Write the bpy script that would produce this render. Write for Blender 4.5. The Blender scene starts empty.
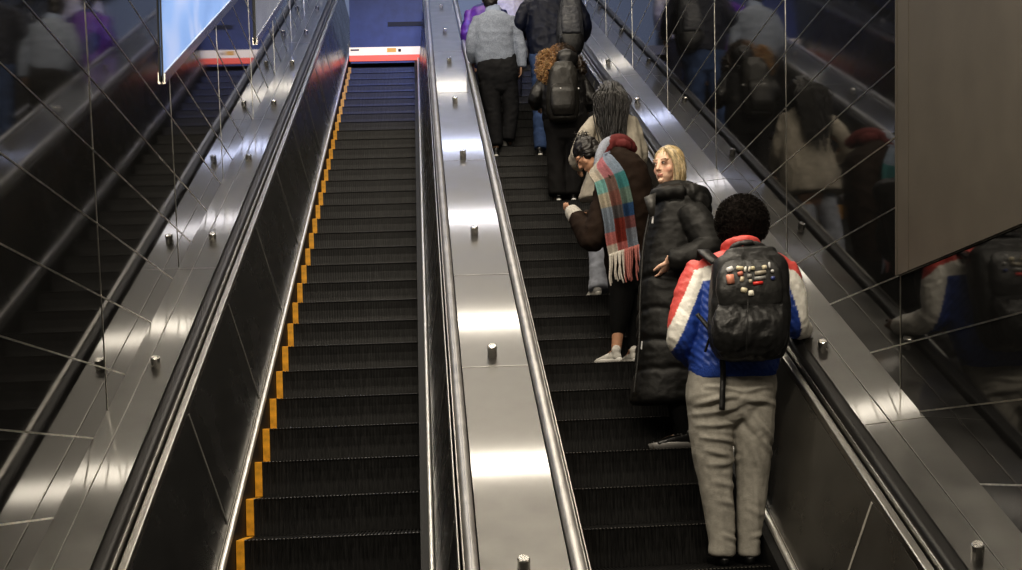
import bpy, bmesh, math, random
from mathutils import Vector, Matrix, noise
random.seed(7)
PI = math.pi
C = bpy.context.scene.collection
V = Vector

# ------------------------------------------------------------------ geometry of the place
F_PX, CX, CY = 1225.0, 511.0, 285.0
SHIFT = V((0, 0, 2.3))                       # camera height above the lower landing
AX = V((0.9971136089235685, -0.03290474909447776, 0.06842315679977474))   # world axes in lens coordinates
AY = V((-0.06283071915429472, 0.14831661698036303, 0.9869419850518341))
AZ = V((-0.042623369528595925, -0.9883923606617617, 0.1458210881714267))
P0 = V((0, 6.44357915, -0.31731581)) + SHIFT # nosing of step 0
TH = math.radians(30)
SL = V((0, math.cos(TH), math.sin(TH)))      # up the incline
NL = V((0, -math.sin(TH), math.cos(TH)))     # square to the incline
L = .40; RUN = L*math.cos(TH); RISE = L*math.sin(TH)

def ray(px, py):
    c = V(((px-CX)/F_PX, (py-CY)/F_PX, 1))
    return V((AX.dot(c), AY.dot(c), AZ.dot(c)))
def PX(px, py, Y):
    d = ray(px, py); return d*(Y/d.y) + SHIFT
def W(x, i, h):
    p = P0 + SL*(L*i) + NL*h; return V((x, p.y, p.z))

# ------------------------------------------------------------------ materials
def nodes(name):
    m = bpy.data.materials.new(name); m.use_nodes = True
    nt = m.node_tree; return m, nt, nt.nodes['Principled BSDF']
def mat(name, col, rough=.5, metal=0, noise_amt=0, scale=20, bump=0, bscale=60, vcol=False, spec=.5, emit=None, es=1, stretch=None, rvar=0, sheen=0, aniso=0, ior=1.5, coat=0, coat_r=.1):
    m, nt, b = nodes(name)
    b.inputs['Base Color'].default_value = (*col, 1); b.inputs['Roughness'].default_value = rough
    b.inputs['Metallic'].default_value = metal; b.inputs['Specular IOR Level'].default_value = spec
    if sheen: b.inputs['Sheen Weight'].default_value = sheen
    b.inputs['IOR'].default_value = ior
    if coat: b.inputs['Coat Weight'].default_value = coat; b.inputs['Coat Roughness'].default_value = coat_r
    tc = nt.nodes.new('ShaderNodeTexCoord'); mp = nt.nodes.new('ShaderNodeMapping')
    nt.links.new(tc.outputs['Object'], mp.inputs[0])
    if stretch: mp.inputs['Scale'].default_value = stretch; mp.inputs['Rotation'].default_value = (-TH, 0, 0)
    src = None
    if vcol:
        a = nt.nodes.new('ShaderNodeAttribute'); a.attribute_name = 'Col'; src = a.outputs['Color']
        nt.links.new(src, b.inputs['Base Color'])
    if noise_amt or rvar:
        n = nt.nodes.new('ShaderNodeTexNoise'); n.inputs['Scale'].default_value = scale; n.inputs['Detail'].default_value = 5
        nt.links.new(mp.outputs[0], n.inputs[0])
        if noise_amt:
            r = nt.nodes.new('ShaderNodeMapRange'); r.inputs[1].default_value = .3; r.inputs[2].default_value = .7
            r.inputs[3].default_value = 1-noise_amt; r.inputs[4].default_value = 1+noise_amt
            nt.links.new(n.outputs[0], r.inputs[0])
            mx = nt.nodes.new('ShaderNodeVectorMath'); mx.operation = 'SCALE'
            if src: nt.links.new(src, mx.inputs[0])
            else: mx.inputs[0].default_value = col
            nt.links.new(r.outputs[0], mx.inputs['Scale']); nt.links.new(mx.outputs[0], b.inputs['Base Color'])
        if rvar:
            r = nt.nodes.new('ShaderNodeMapRange'); r.inputs[1].default_value = .3; r.inputs[2].default_value = .7
            r.inputs[3].default_value = max(.02, rough-rvar); r.inputs[4].default_value = rough+rvar
            nt.links.new(n.outputs[0], r.inputs[0]); nt.links.new(r.outputs[0], b.inputs['Roughness'])
    if bump:
        n2 = nt.nodes.new('ShaderNodeTexNoise'); n2.inputs['Scale'].default_value = bscale; n2.inputs['Detail'].default_value = 4
        nt.links.new(mp.outputs[0], n2.inputs[0])
        bp = nt.nodes.new('ShaderNodeBump'); bp.inputs['Strength'].default_value = bump; bp.inputs['Distance'].default_value = .01
        nt.links.new(n2.outputs[0], bp.inputs['Height']); nt.links.new(bp.outputs[0], b.inputs['Normal'])
    if emit:
        b.inputs['Emission Color'].default_value = (*emit, 1); b.inputs['Emission Strength'].default_value = es
    return m

M = {}
M['wall'] = mat('polished_dark_panel', (.012, .0118, .0115), .045, 0, .12, 3, rvar=.015, ior=1.95)
M['joint'] = mat('wall_joint', (.62, .60, .55), .3, 1, .25, 14)
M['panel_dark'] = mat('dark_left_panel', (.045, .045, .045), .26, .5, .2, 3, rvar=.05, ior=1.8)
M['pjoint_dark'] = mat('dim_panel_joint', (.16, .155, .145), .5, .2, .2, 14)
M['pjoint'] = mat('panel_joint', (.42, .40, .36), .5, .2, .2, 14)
M['panel'] = mat('lit_inner_panel', (.12, .115, .105), .30, .6, .2, 3, rvar=.06, ior=1.8)  # lighter copy for the right side, lamp reflection put into its colour
M['deck'] = mat('brushed_steel_deck', (.145, .142, .136), .36, 1, .14, 5, rvar=.06, coat=1, coat_r=.075)
M['trim'] = mat('polished_steel_trim', (.36, .35, .33), .30, 1, .1, 20)
M['strip'] = mat('pale_skirt_strip', (.92, .90, .86), .33, .75, .06, 10)
M['belt'] = mat('handrail_rubber', (.016, .0155, .015), .36, 0, .1, 6, spec=.22)
M['belt_glare'] = mat('glare_handrail_rubber', (.42, .41, .40), .36, .7, .18, 9, rvar=.08)  # centre belts: lamp glare on dark rubber put into the pale colour
M['step'] = mat('black_step', (.017, .0165, .016), .42, .2, .7, 30, .1, 90, stretch=(3, .4, .4))
M['nosing'] = mat('worn_step_edge', (.10, .095, .085), .4, .5, .5, 60)
M['yellow'] = mat('yellow_step_edge', (.72, .36, .03), .5, 0, .3, 25)
M['gap'] = mat('dark_gap', (.01, .01, .01), .6)
M['stud'] = mat('stud_steel', (.80, .78, .74), .2, .95, .1, 40)
M['floor'] = mat('landing_tiles', (.10, .095, .09), .35, 0, .3, 8, .05)
M['ceiling'] = mat('ceiling_paint', (.20, .19, .18), .6, 0, .2, 2, .02)
M['grey'] = mat('matt_grey_panel', (.118, .105, .086), .50, .25, .07, 5, .03, 6)
M['barrier'] = mat('dark_blue_board', (.028, .045, .115), .45, .1, .2, 6)
M['white'] = mat('white_band', (.80, .72, .58), .5, emit=(1, .80, .46), es=.5)  # barrier stripes and patch glow in place of light falling on them
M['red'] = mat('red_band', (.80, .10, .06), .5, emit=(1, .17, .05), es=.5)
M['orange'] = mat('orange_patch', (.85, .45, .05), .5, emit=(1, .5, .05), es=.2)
M['frame_dark'] = mat('dark_frame', (.05, .05, .05), .4, .5)
M['frame'] = mat('poster_frame', (.62, .58, .52), .25, 1, .1, 20)

def vcolmat(name, rough=.6, **k): return mat(name, (1, 1, 1), rough, vcol=True, **k)
M['skin'] = vcolmat('skin', .48, noise_amt=.06, scale=40)
M['puffer'] = vcolmat('puffer_shell', .55, noise_amt=.12, scale=25, bump=.3, bscale=30, spec=.35)
M['cloth'] = vcolmat('cloth', .8, noise_amt=.12, scale=35, bump=.25, bscale=140, spec=.2)
M['nylon'] = vcolmat('nylon', .42, noise_amt=.15, scale=25, bump=.35, bscale=45)
M['fuzz'] = vcolmat('fuzzy_hair', .95, noise_amt=.5, scale=90, spec=.08)
M['hair'] = vcolmat('hair', .42, noise_amt=.3, scale=60)
M['knit'] = vcolmat('knit', .9, noise_amt=.22, scale=90, bump=.5, bscale=180, spec=.2)
M['leather'] = vcolmat('shoe_leather', .3, noise_amt=.1, scale=40)
M['plastic'] = vcolmat('plastic', .35)

# ------------------------------------------------------------------ object helpers
BASE = {}
def link(o, parent=None):
    C.objects.link(o)
    if parent: o.parent = parent; BASE[o.name] = BASE[parent.name]
    return o
def tag(o, label=None, cat=None, group=None, kind=None):
    if label: o['label'] = label
    if cat: o['category'] = cat
    if group: o['group'] = group
    if kind: o['kind'] = kind
    return o
def empty(name, loc, label, cat, group=None):
    o = bpy.data.objects.new(name, None); o.location = loc; o.empty_display_size = .1; C.objects.link(o)
    BASE[o.name] = V(loc); return tag(o, label, cat, group)
def obj(name, bm, mats, parent=None, base=None, smooth=False, bevel=0):
    """bm is in world coordinates; the mesh is stored relative to the thing's base."""
    b = BASE[parent.name] if parent else V(base if base is not None else (0, 0, 0))
    me = bpy.data.meshes.new(name)
    if isinstance(bm, bpy.types.Mesh):
        me = bm; me.name = name
        me.transform(Matrix.Translation(-b))
    else:
        for v in bm.verts: v.co -= b
        bmesh.ops.recalc_face_normals(bm, faces=bm.faces)
        bm.to_mesh(me); bm.free()
    for m in (mats if isinstance(mats, (list, tuple)) else [mats]): me.materials.append(m)
    if smooth:
        for p in me.polygons: p.use_smooth = True
    o = bpy.data.objects.new(name, me)
    if parent: link(o, parent)
    else:
        o.location = b; C.objects.link(o); BASE[o.name] = b
    if bevel:
        md = o.modifiers.new('bevel', 'BEVEL'); md.width = bevel; md.segments = 2; md.limit_method = 'ANGLE'
    return o
def hexa(bm, pts, mi=0):
    """box from eight points: bottom loop of four then top loop of four"""
    vs = [bm.verts.new(p) for p in pts]
    for q in ((0, 1, 2, 3), (7, 6, 5, 4), (0, 4, 5, 1), (1, 5, 6, 2), (2, 6, 7, 3), (3, 7, 4, 0)):
        f = bm.faces.new([vs[k] for k in q]); f.material_index = mi
def box(bm, a, b, mi=0):
    x0, y0, z0 = a; x1, y1, z1 = b
    hexa(bm, [(x0, y0, z0), (x1, y0, z0), (x1, y1, z0), (x0, y1, z0), (x0, y0, z1), (x1, y0, z1), (x1, y1, z1), (x0, y1, z1)], mi)
def prof(bm, pts, i0, i1, n=1, mi=0):
    """extrude a closed cross-section of (x, h) along the incline from step index i0 to i1"""
    rows = []
    for k in range(n+1):
        i = i0+(i1-i0)*k/n
        rows.append([bm.verts.new(W(x, i, h)) for x, h in pts])
    m = len(pts)
    for a, b in zip(rows, rows[1:]):
        for k in range(m):
            f = bm.faces.new((a[k], a[(k+1) % m], b[(k+1) % m], b[k])); f.material_index = mi
    f = bm.faces.new(rows[0]); f.material_index = mi
    f = bm.faces.new(rows[-1][::-1]); f.material_index = mi
def bar(x0, x1, h0, h1): return [(x0, h0), (x1, h0), (x1, h1), (x0, h1)]
def round_prof(x0, x1, h0, h1, r, n=5):
    out = []
    for cx, ch, a0 in ((x1-r, h0+r, -90), (x1-r, h1-r, 0), (x0+r, h1-r, 90), (x0+r, h0+r, 180)):
        for k in range(n+1):
            a = math.radians(a0+90*k/n); out.append((cx+r*math.cos(a), ch+r*math.sin(a)))
    return out
def cyl(bm, c, axis, r, h, n=20, mi=0, bev=.004):
    z = V(axis).normalized(); x = z.orthogonal().normalized(); y = z.cross(x)
    rows = []
    for d, rr in ((0, r), (h-bev, r), (h, r-bev)):
        rows.append([bm.verts.new(V(c)+z*d+(x*math.cos(2*PI*k/n)+y*math.sin(2*PI*k/n))*rr) for k in range(n)])
    for a, b in zip(rows, rows[1:]):
        for k in range(n): f = bm.faces.new((a[k], a[(k+1) % n], b[(k+1) % n], b[k])); f.material_index = mi
    bm.faces.new(rows[0][::-1]).material_index = mi; bm.faces.new(rows[-1]).material_index = mi

# ------------------------------------------------------------------ the setting
I0, I1 = -9, 36
XL, XR = -1.54, 2.283
HD = .80                                     # deck height above the nosing line
JS = math.tan(math.radians(13.3))            # the panel joints lean back a little
def wall(name, x, side, zs, ys, base_in):
    bm = bmesh.new(); t = .12*side
    # sheet in the plane x = const, cut along the deck line below
    y0, y1 = -4.0, 22.0
    def zlow(y): return -1.2 if y < 3 else (y-P0.y)*math.tan(TH)+P0.z+.3
    def ztop(y): return max(5.6, (y-P0.y)*math.tan(TH)+P0.z+5.6)
    cols = [y0, 0, 3, 5, 7, 9, 12, 15, 18, y1]
    for a, b in zip(cols, cols[1:]):
        hexa(bm, [(x, a, zlow(a)), (x+t, a, zlow(a)), (x+t, b, zlow(b)), (x, b, zlow(b)),
                  (x, a, ztop(a)), (x+t, a, ztop(a)), (x+t, b, ztop(b)), (x, b, ztop(b))])
    bmesh.ops.remove_doubles(bm, verts=bm.verts, dist=1e-4)
    w = .0036; d = -.003*side
    def strip(p, q, mi=1):
        p, q = V(p), V(q); dr = (q-p).normalized(); n = V((1, 0, 0)).cross(dr)*w
        hexa(bm, [p-n, p+n, q+n, q-n, p-n+V((d, 0, 0)), p+n+V((d, 0, 0)), q+n+V((d, 0, 0)), q-n+V((d, 0, 0))], mi)
    for z in zs:
        zz = z+SHIFT.z
        # horizontal joint from the near end until it meets the deck
        ye = min(y1, P0.y+(zz-P0.z-HD/math.cos(TH))/math.tan(TH)-.02)
        if ye > -1: strip((x, -1, zz), (x, ye, zz))
    for y in ys:
        # joint leaning by JS, from the deck up to the ceiling line
        yb = y
        for _ in range(20):
            zb = (yb-P0.y)*math.tan(TH)+P0.z+HD/math.cos(TH); yb = y-(zb-SHIFT.z)*JS
        zt = zb+4.6; strip((x, yb, zb), (x, y-(zt-SHIFT.z)*JS, zt))
    return tag(obj(name, bm, [M['wall'], M['joint']]), kind='structure')
wall('wall_left', XL, -1, [.54+.335*k for k in range(-3, 20)], [6.06-1.9*k for k in range(1, 3)]+[6.06+1.91*k for k in range(0, 7)], None)
wall('wall_right', XR, 1, [.17+.33*k for k in range(-3, 21)], [5.91-1.9*k for k in range(1, 3)]+[5.91+1.91*k for k in range(0, 7)], None)

bm = bmesh.new(); box(bm, (XL-.1, -4.1, -.12), (XR+.1, 3.1, 0)); tag(obj('floor', bm, M['floor']), kind='structure')
bm = bmesh.new()
top = P0.z+33*RISE; yt = P0.y+33*RUN
box(bm, (XL-.1, yt, top-.15), (XR+.1, yt+5, top)); tag(obj('floor', bm, M['floor']), kind='structure')
bm = bmesh.new()
zc = lambda y: max(5.5, (y-P0.y)*math.tan(TH)+P0.z+5.35)
cols = [-4.1, 0, 3, 6, 22]
ZC = [5.5, 5.5, 5.5, zc(6), zc(22)]
for (a, b), (za, zb) in zip(zip(cols, cols[1:]), zip(ZC, ZC[1:])):
    hexa(bm, [(XL-.1, a, za), (XR+.1, a, za), (XR+.1, b, zb), (XL-.1, b, zb), (XL-.1, a, za+.1), (XR+.1, a, za+.1), (XR+.1, b, zb+.1), (XL-.1, b, zb+.1)])
tag(obj('ceiling', bm, M['ceiling']), kind='structure')
bm = bmesh.new(); box(bm, (XL-.1, -4.2, -.1), (XR+.1, -4.1, 5.5)); tag(obj('wall_back', bm, M['floor']), kind='structure')

# ------------------------------------------------------------------ escalators
NS = range(-9, 31)
def step_bm(x0, w):
    """one step with cleated riser and tread, nosing at the local origin"""
    bm = bmesh.new(); n = 46; p = w/n; dep = .007
    xs = []
    for k in range(n):
        a = x0+k*p
        xs += [(a, 0), (a+p*.5, 0), (a+p*.5, dep), (a+p, dep)]
    prev = None
    for x, d in xs:
        ring = []
        # riser: gently curved from its foot up to the nosing, then the tread running back
        for t in (0, .33, .66, .93): ring.append((x, .018*(1-t)*.9+d+.006*math.sin(t*PI), -RISE*(1-t)))
        ring.append((x, -.002+d, -.003-d*.3)); ring.append((x, .006, 0-d)); ring.append((x, RUN+.02, 0-d))
        vs = [bm.verts.new(q) for q in ring]
        if prev:
            for k in range(len(vs)-1):
                f = bm.faces.new((prev[k], vs[k], vs[k+1], prev[k+1])); f.material_index = 1 if k in (4,) else 0
        prev = vs
    # body under the cleats so that the step is a solid block
    box(bm, (x0, .022, -RISE), (x0+w, RUN+.02, -.012))
    return bm
def edge_bm(x0):
    bm = bmesh.new()
    # yellow line along the left end of the riser and of the tread
    hexa(bm, [(x0-.042, .012, -RISE*.98), (x0-.001, .012, -RISE*.98), (x0-.001, .035, -RISE*.98), (x0-.042, .035, -RISE*.98),
              (x0-.042, -.004, -.004), (x0-.001, -.004, -.004), (x0-.001, .03, 0), (x0-.042, .03, 0)])
    hexa(bm, [(x0-.042, 0, -.012), (x0-.001, 0, -.012), (x0-.001, RUN, -.012), (x0-.042, RUN, -.012),
              (x0-.042, 0, 0), (x0-.001, 0, 0), (x0-.001, RUN, 0), (x0-.042, RUN, 0)])
    return bm
def mesh_of(bm, name, mats):
    me = bpy.data.meshes.new(name); bmesh.ops.recalc_face_normals(bm, faces=bm.faces); bm.to_mesh(me); bm.free()
    for m in mats: me.materials.append(m)
    return me
def escalator(x0, w, phase, label):
    base = W(x0+w/2, -9, 0); root = empty('escalator', base, label, 'escalator', None)
    sm = mesh_of(step_bm(x0-base.x, w), 'step', [M['step'], M['nosing']])
    ym = mesh_of(edge_bm(x0-base.x), 'yellow_edge', [M['yellow']])
    for k, i in enumerate(NS):
        o = bpy.data.objects.new('step', sm); link(o, root); o.location = V((0, P0.y+RUN*(i+phase), P0.z+RISE*(i+phase)))-V((0, base.y, base.z))
        y = bpy.data.objects.new('yellow_edge', ym); C.objects.link(y); y.parent = o; tag(y, 'yellow line at the left end of the step')
    bm = bmesh.new(); prof(bm, bar(x0-.408, x0+w+.408, -.30, -.262), I0, I1); obj('light_block', bm, M['gap'], root)  # unseen sheet added under the steps to keep world light out
    return root
XA0, XA1 = -.971, -.077                       # left escalator steps
XB0, XB1 = .751, 1.645                        # right escalator steps
esc_l = escalator(XA0, XA1-XA0, 0, 'empty left-hand escalator with black ribbed steps and yellow step edges, blocked at its top')
esc_r = escalator(XB0, XB1-XB0, -.11, 'right-hand escalator carrying the line of standing riders')

def flank(root, xe, s, xi, xo, worn):  # worn: belt with lamp glare painted into its colour
    """skirt, strip, inner panel and handrail on one side; s = -1 left of the steps, 1 right of them"""
    g = lambda d: xe+s*d
    bm = bmesh.new(); prof(bm, bar(g(.045 if s < 0 else .003), g(.066), -.26, .05), I0, I1); obj('skirt_panel', bm, M['gap'], root)
    bm = bmesh.new()
    a, b = sorted((g(.044), g(.070))); prof(bm, round_prof(a, b, .05, .09, .012), I0, I1)
    a, b = sorted((g(.074), g(.084))); prof(bm, round_prof(a, b, .06, .088, .004), I0, I1)
    obj('skirt_strip', bm, M['strip'], root, smooth=False)
    tb = xi-s*.0
    bm = bmesh.new()
    prof(bm, [(g(.068), .05), (g(.09), .05), (tb+s*.012, .735), (tb, .735)], I0, I1)
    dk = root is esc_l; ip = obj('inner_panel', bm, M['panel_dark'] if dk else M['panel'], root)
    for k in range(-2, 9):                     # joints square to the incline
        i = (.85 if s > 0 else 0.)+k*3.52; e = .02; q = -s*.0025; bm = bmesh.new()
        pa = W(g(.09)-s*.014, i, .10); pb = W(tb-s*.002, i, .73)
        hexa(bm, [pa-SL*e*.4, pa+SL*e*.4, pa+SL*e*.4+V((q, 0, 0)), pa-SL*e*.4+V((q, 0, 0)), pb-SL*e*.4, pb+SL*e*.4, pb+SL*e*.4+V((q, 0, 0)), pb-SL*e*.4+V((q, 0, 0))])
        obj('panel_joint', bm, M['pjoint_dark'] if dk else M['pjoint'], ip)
    wd = abs(xo-xi); tw = .012 if worn else min(.042, wd*.30)
    bm = bmesh.new()
    a, b = sorted((xi, xi+s*tw)); prof(bm, round_prof(a, b, .735, .775, .008), I0, I1)
    a, b = sorted((xi+s*(tw+.006), xi+s*(tw+.016))); prof(bm, round_prof(a, b, .745, .80, .004), I0, I1)
    obj('handrail_trim', bm, M['trim'], root)
    bm = bmesh.new()
    a, b = sorted((xi+s*(tw+.014), xo-s*.006)); prof(bm, round_prof(a, b, .765, .83, .026, 6), I0, I1, 24)
    obj('handrail', bm, M['belt_glare'] if worn else M['belt'], root, smooth=True)
flank(esc_l, XA0, -1, -1.18, -1.31, False)
flank(esc_l, XA1, 1, .082, .166, True)
flank(esc_r, XB0, -1, .592, .505, True)
flank(esc_r, XB1, 1, 1.849, 1.994, False)

def deck(x0, x1, ridge, studx, studi, label, seams, tilt=0, side=1):
    base = W((x0+x1)/2, -9, HD)
    root = empty('balustrade_deck', base, label, 'deck', None)
    bm = bmesh.new()
    hh = lambda x: HD+tilt*abs(x-x0)
    prof(bm, [(x0, HD-.06), (x1, HD-.06), (x1, hh(x1)), (x0, hh(x0))], I0, I1, 1)
    obj('deck_plate', bm, M['deck'], root)
    bm = bmesh.new(); prof(bm, bar(x0+.03, x1-.03 if x1 > x0 else x1+.06, -.26, HD-.065), I0, I1); obj('core', bm, M['gap'], root)
    bm = bmesh.new()
    if ridge is not None: prof(bm, [(ridge-.004, hh(ridge)-.002), (ridge+.004, hh(ridge)-.002), (ridge+.002, hh(ridge)+.004), (ridge-.002, hh(ridge)+.004)], I0, I1); obj('ridge', bm, M['trim'], root)
    for s in seams:
        bm = bmesh.new(); hexa(bm, [W(x0, s, hh(x0)-.002), W(x1, s, hh(x1)-.002), W(x1, s+.015, hh(x1)-.002), W(x0, s+.015, hh(x0)-.002),
                  W(x0, s, hh(x0)+.0015), W(x1, s, hh(x1)+.0015), W(x1, s+.015, hh(x1)+.0015), W(x0, s+.015, hh(x0)+.0015)]); obj('plate_seam', bm, M['trim'], root)
    for i in studi:
        bm = bmesh.new(); ax = (NL+V((-side*tilt, 0, 0))).normalized()
        cyl(bm, W(studx, i, hh(studx)-.002), ax, .0245, .062)
        obj('stud', bm, M['stud'], root, smooth=False)
    return root
deck(.166, .505, None, .328, [-8.7]+[-3.85+4.83*k for k in range(8)], 'wide steel deck with a row of studs between the two escalators', [-4.4, .65, 3.94, 10.4, 16.6, 22.1])
deck(-1.31, XL, -1.451, -1.40, [-3.85+4.85*k for k in range(8)], 'narrow steel deck with studs against the left wall', [-5, 4.6, 14.3, 23.9], 0.02, -1)
deck(1.994, XR, 2.122, 2.06, [-4.0+4.72*k for k in range(8)], 'sloping steel deck with studs against the right wall', [-5.6, -1.3, 8.4, 18], .10, 1)

# barrier across the head of the left escalator
by = W(0, 30.35, 0).y; bz = W(0, 30.35, 0).z+.03
r = empty('barrier_board', (-.45, by, bz), 'dark blue board with a white and red band closing the top of the left escalator', 'barrier')
bm = bmesh.new(); box(bm, (-.985, by+.015, bz), (.068, by+.06, bz+1.55))
box(bm, (-.46, by+.012, bz+.2), (-.455, by+.02, bz+1.5)); obj('board', bm, M['barrier'], r)
bm = bmesh.new(); box(bm, (-1.0, by, bz+.115), (.068, by+.014, bz+.235)); obj('white_stripe', bm, M['white'], r)
bm = bmesh.new(); box(bm, (-1.0, by-.001, bz+.03), (.068, by+.014, bz+.115)); obj('red_stripe', bm, M['red'], r)
bm = bmesh.new(); box(bm, (-.98, by-.006, bz+.185), (-.86, by, bz+.205)); box(bm, (-.3, by-.006, bz+.16), (-.26, by, bz+.2)); obj('black_mark', bm, M['gap'], r)
bm = bmesh.new(); box(bm, (-.46, by-.006, bz+.155), (-.33, by, bz+.215)); obj('orange_patch', bm, M['orange'], r)
bm = bmesh.new(); box(bm, (-.44, by+.008, bz+.545), (.05, by+.016, bz+.61)); obj('vent_slot', bm, M['gap'], r)

# grey panel high on the right wall
bm = bmesh.new(); x = XR-.022
z0 = .828+SHIFT.z; z1 = 5.3
def yj(z): return 5.915-(z-SHIFT.z)*JS
hexa(bm, [(x, yj(z0), z0), (XR-.002, yj(z0), z0), (XR-.002, 2.2, z0), (x, 2.2, z0), (x, yj(z1), z1), (XR-.002, yj(z1), z1), (XR-.002, 2.2, z1), (x, 2.2, z1)])
gp = empty('wall_panel', (XR, 4, z0), 'large matt grey-brown panel fixed to the upper right wall', 'panel')
obj('panel_sheet', bm, M['grey'], gp)
bm = bmesh.new(); e = .012
for a0, a1, xx in ((-.018, 0, x-.004), (-.16, -.154, x-.002)):
    hexa(bm, [(xx, yj(z0)+a0, z0), (XR-.003, yj(z0)+a0, z0), (XR-.003, yj(z0)+a1, z0), (xx, yj(z0)+a1, z0), (xx, yj(z1)+a0, z1), (XR-.003, yj(z1)+a0, z1), (XR-.003, yj(z1)+a1, z1), (xx, yj(z1)+a1, z1)])
obj('panel_edge', bm, M['grey'], gp)

# poster screens on the left wall: upright ends, foot and head parallel to the incline
def screen_mat(name, stops, es):
    m, nt, b = nodes(name)
    tc = nt.nodes.new('ShaderNodeTexCoord'); mp = nt.nodes.new('ShaderNodeMapping'); mp.inputs['Rotation'].default_value = (.5, 0, 0)
    nt.links.new(tc.outputs['Object'], mp.inputs[0])
    n = nt.nodes.new('ShaderNodeTexNoise'); n.inputs['Scale'].default_value = .9; n.inputs['Detail'].default_value = 2; n.inputs['Distortion'].default_value = .7
    nt.links.new(mp.outputs[0], n.inputs[0])
    cr = nt.nodes.new('ShaderNodeValToRGB'); nt.links.new(n.outputs[0], cr.inputs[0])
    el = cr.color_ramp.elements
    el[0].position, el[0].color = stops[0][0], (*stops[0][1], 1); el[1].position, el[1].color = stops[1][0], (*stops[1][1], 1)
    for p, c in stops[2:]:
        e = el.new(p); e.color = (*c, 1)
    nt.links.new(cr.outputs[0], b.inputs['Emission Color']); b.inputs['Emission Strength'].default_value = es
    b.inputs['Base Color'].default_value = (.05, .06, .08, 1); b.inputs['Roughness'].default_value = .12
    return m
M['screen_a'] = screen_mat('pale_blue_screen', [(.3, (.20, .33, .62)), (.62, (.75, .74, .86)), (.48, (.30, .46, .80))], .85)
M['screen_b'] = screen_mat('grey_screen', [(.35, (.20, .19, .17)), (.6, (.33, .31, .27)), (.5, (.22, .21, .19))], .6)
def poster(ya, yb, h, hgt, m, label):
    za = lambda y: (y-P0.y)*math.tan(TH)+P0.z+h/math.cos(TH)
    root = empty('poster_screen', (XL, ya, za(ya)), label, 'poster')
    x = XL+.004; t = .018; f = .045; lean = JS
    def quad(bm, y0, y1, h0, h1, x0, x1):
        pts = []
        for xx in (x0, x1):
            for (yy, dh) in ((y0, h0), (y1, h0), (y1, h1), (y0, h1)):
                pts.append((xx, yy-dh*lean*.6, za(yy)+dh))
        hexa(bm, pts)
    bm = bmesh.new(); quad(bm, ya, yb, 0, hgt, x, x+t*.6); obj('screen', bm, m, root)
    bm = bmesh.new()
    quad(bm, ya-.012, ya+.012, -f*.6, hgt+f, x, x+t*.5); quad(bm, yb-.012, yb+.012, -f*.6, hgt+f, x, x+t*.5); obj('frame_end', bm, M['frame_dark'], root)
    bm = bmesh.new()
    quad(bm, ya, yb, -f, .02, x, x+t); quad(bm, ya, yb, hgt-.02, hgt+f, x, x+t)
    obj('frame', bm, M['frame'], root)
poster(7.17, 10.35, 1.98, 1.25, M['screen_a'], 'glowing pale blue slanted poster screen on the left wall')
poster(11.2, 13.4, 1.42, 1.0, M['screen_b'], 'dim grey slanted poster screen further up the left wall')

# ------------------------------------------------------------------ lights
def area(loc, sx, sy, power, col, rot=(0, 0, 0), spread=PI):
    l = bpy.data.lights.new('ceiling_and_fill_lamp', 'AREA'); l.shape = 'RECTANGLE'; l.size = sx; l.size_y = sy; l.energy = power; l.color = col; l.spread = spread
    o = bpy.data.objects.new('ceiling_and_fill_lamp', l); o.location = loc; o.rotation_euler = rot; C.objects.link(o); return o
WARM = (1, .90, .745)
for i, pw, col in ((-14, 80, WARM), (-4, 110, WARM), (4.5, 120, WARM), (13.9, 110, WARM), (23.2, 90, WARM), (34, 75, (.92, .88, .90)), (45.3, 80, (.66, .72, 1)), (58.7, 70, WARM)):  # lowest ones are unseen fill, added to light the riders' backs
    p = W(.37, i, 4.42)
    if i < -8: p = V((.37, 1.0, 5.4))
    area(p, 3.5, .34, pw, col, (TH if i > -8 else 0, 0, 0))
def spot(loc, target, power, col, angle, size=.2):
    l = bpy.data.lights.new('blue_fill_spot', 'SPOT'); l.energy = power; l.color = col; l.spot_size = math.radians(angle); l.spot_blend = .8; l.shadow_soft_size = size
    o = bpy.data.objects.new('blue_fill_spot', l); o.location = loc; o.rotation_euler = (V(target)-V(loc)).to_track_quat('-Z', 'Y').to_euler(); C.objects.link(o)
spot(W(-.4, 17, 4.3), W(-.5, 27, 0), 800, (.16, .27, 1.0), 44)  # unseen blue spots added to tint the upper steps and barrier
spot(W(1.2, 15, 4.3), W(1.1, 28, .6), 240, (.25, .38, 1.0), 30)
spot(W(-.4, 24, 3.9), W(-.45, 31, 1), 50, (.30, .45, 1.0), 60)
w = bpy.data.worlds.new('world'); bpy.context.scene.world = w; w.use_nodes = True
w.node_tree.nodes['Background'].inputs[0].default_value = (.25, .30, .45, 1); w.node_tree.nodes['Background'].inputs[1].default_value = .6

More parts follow.
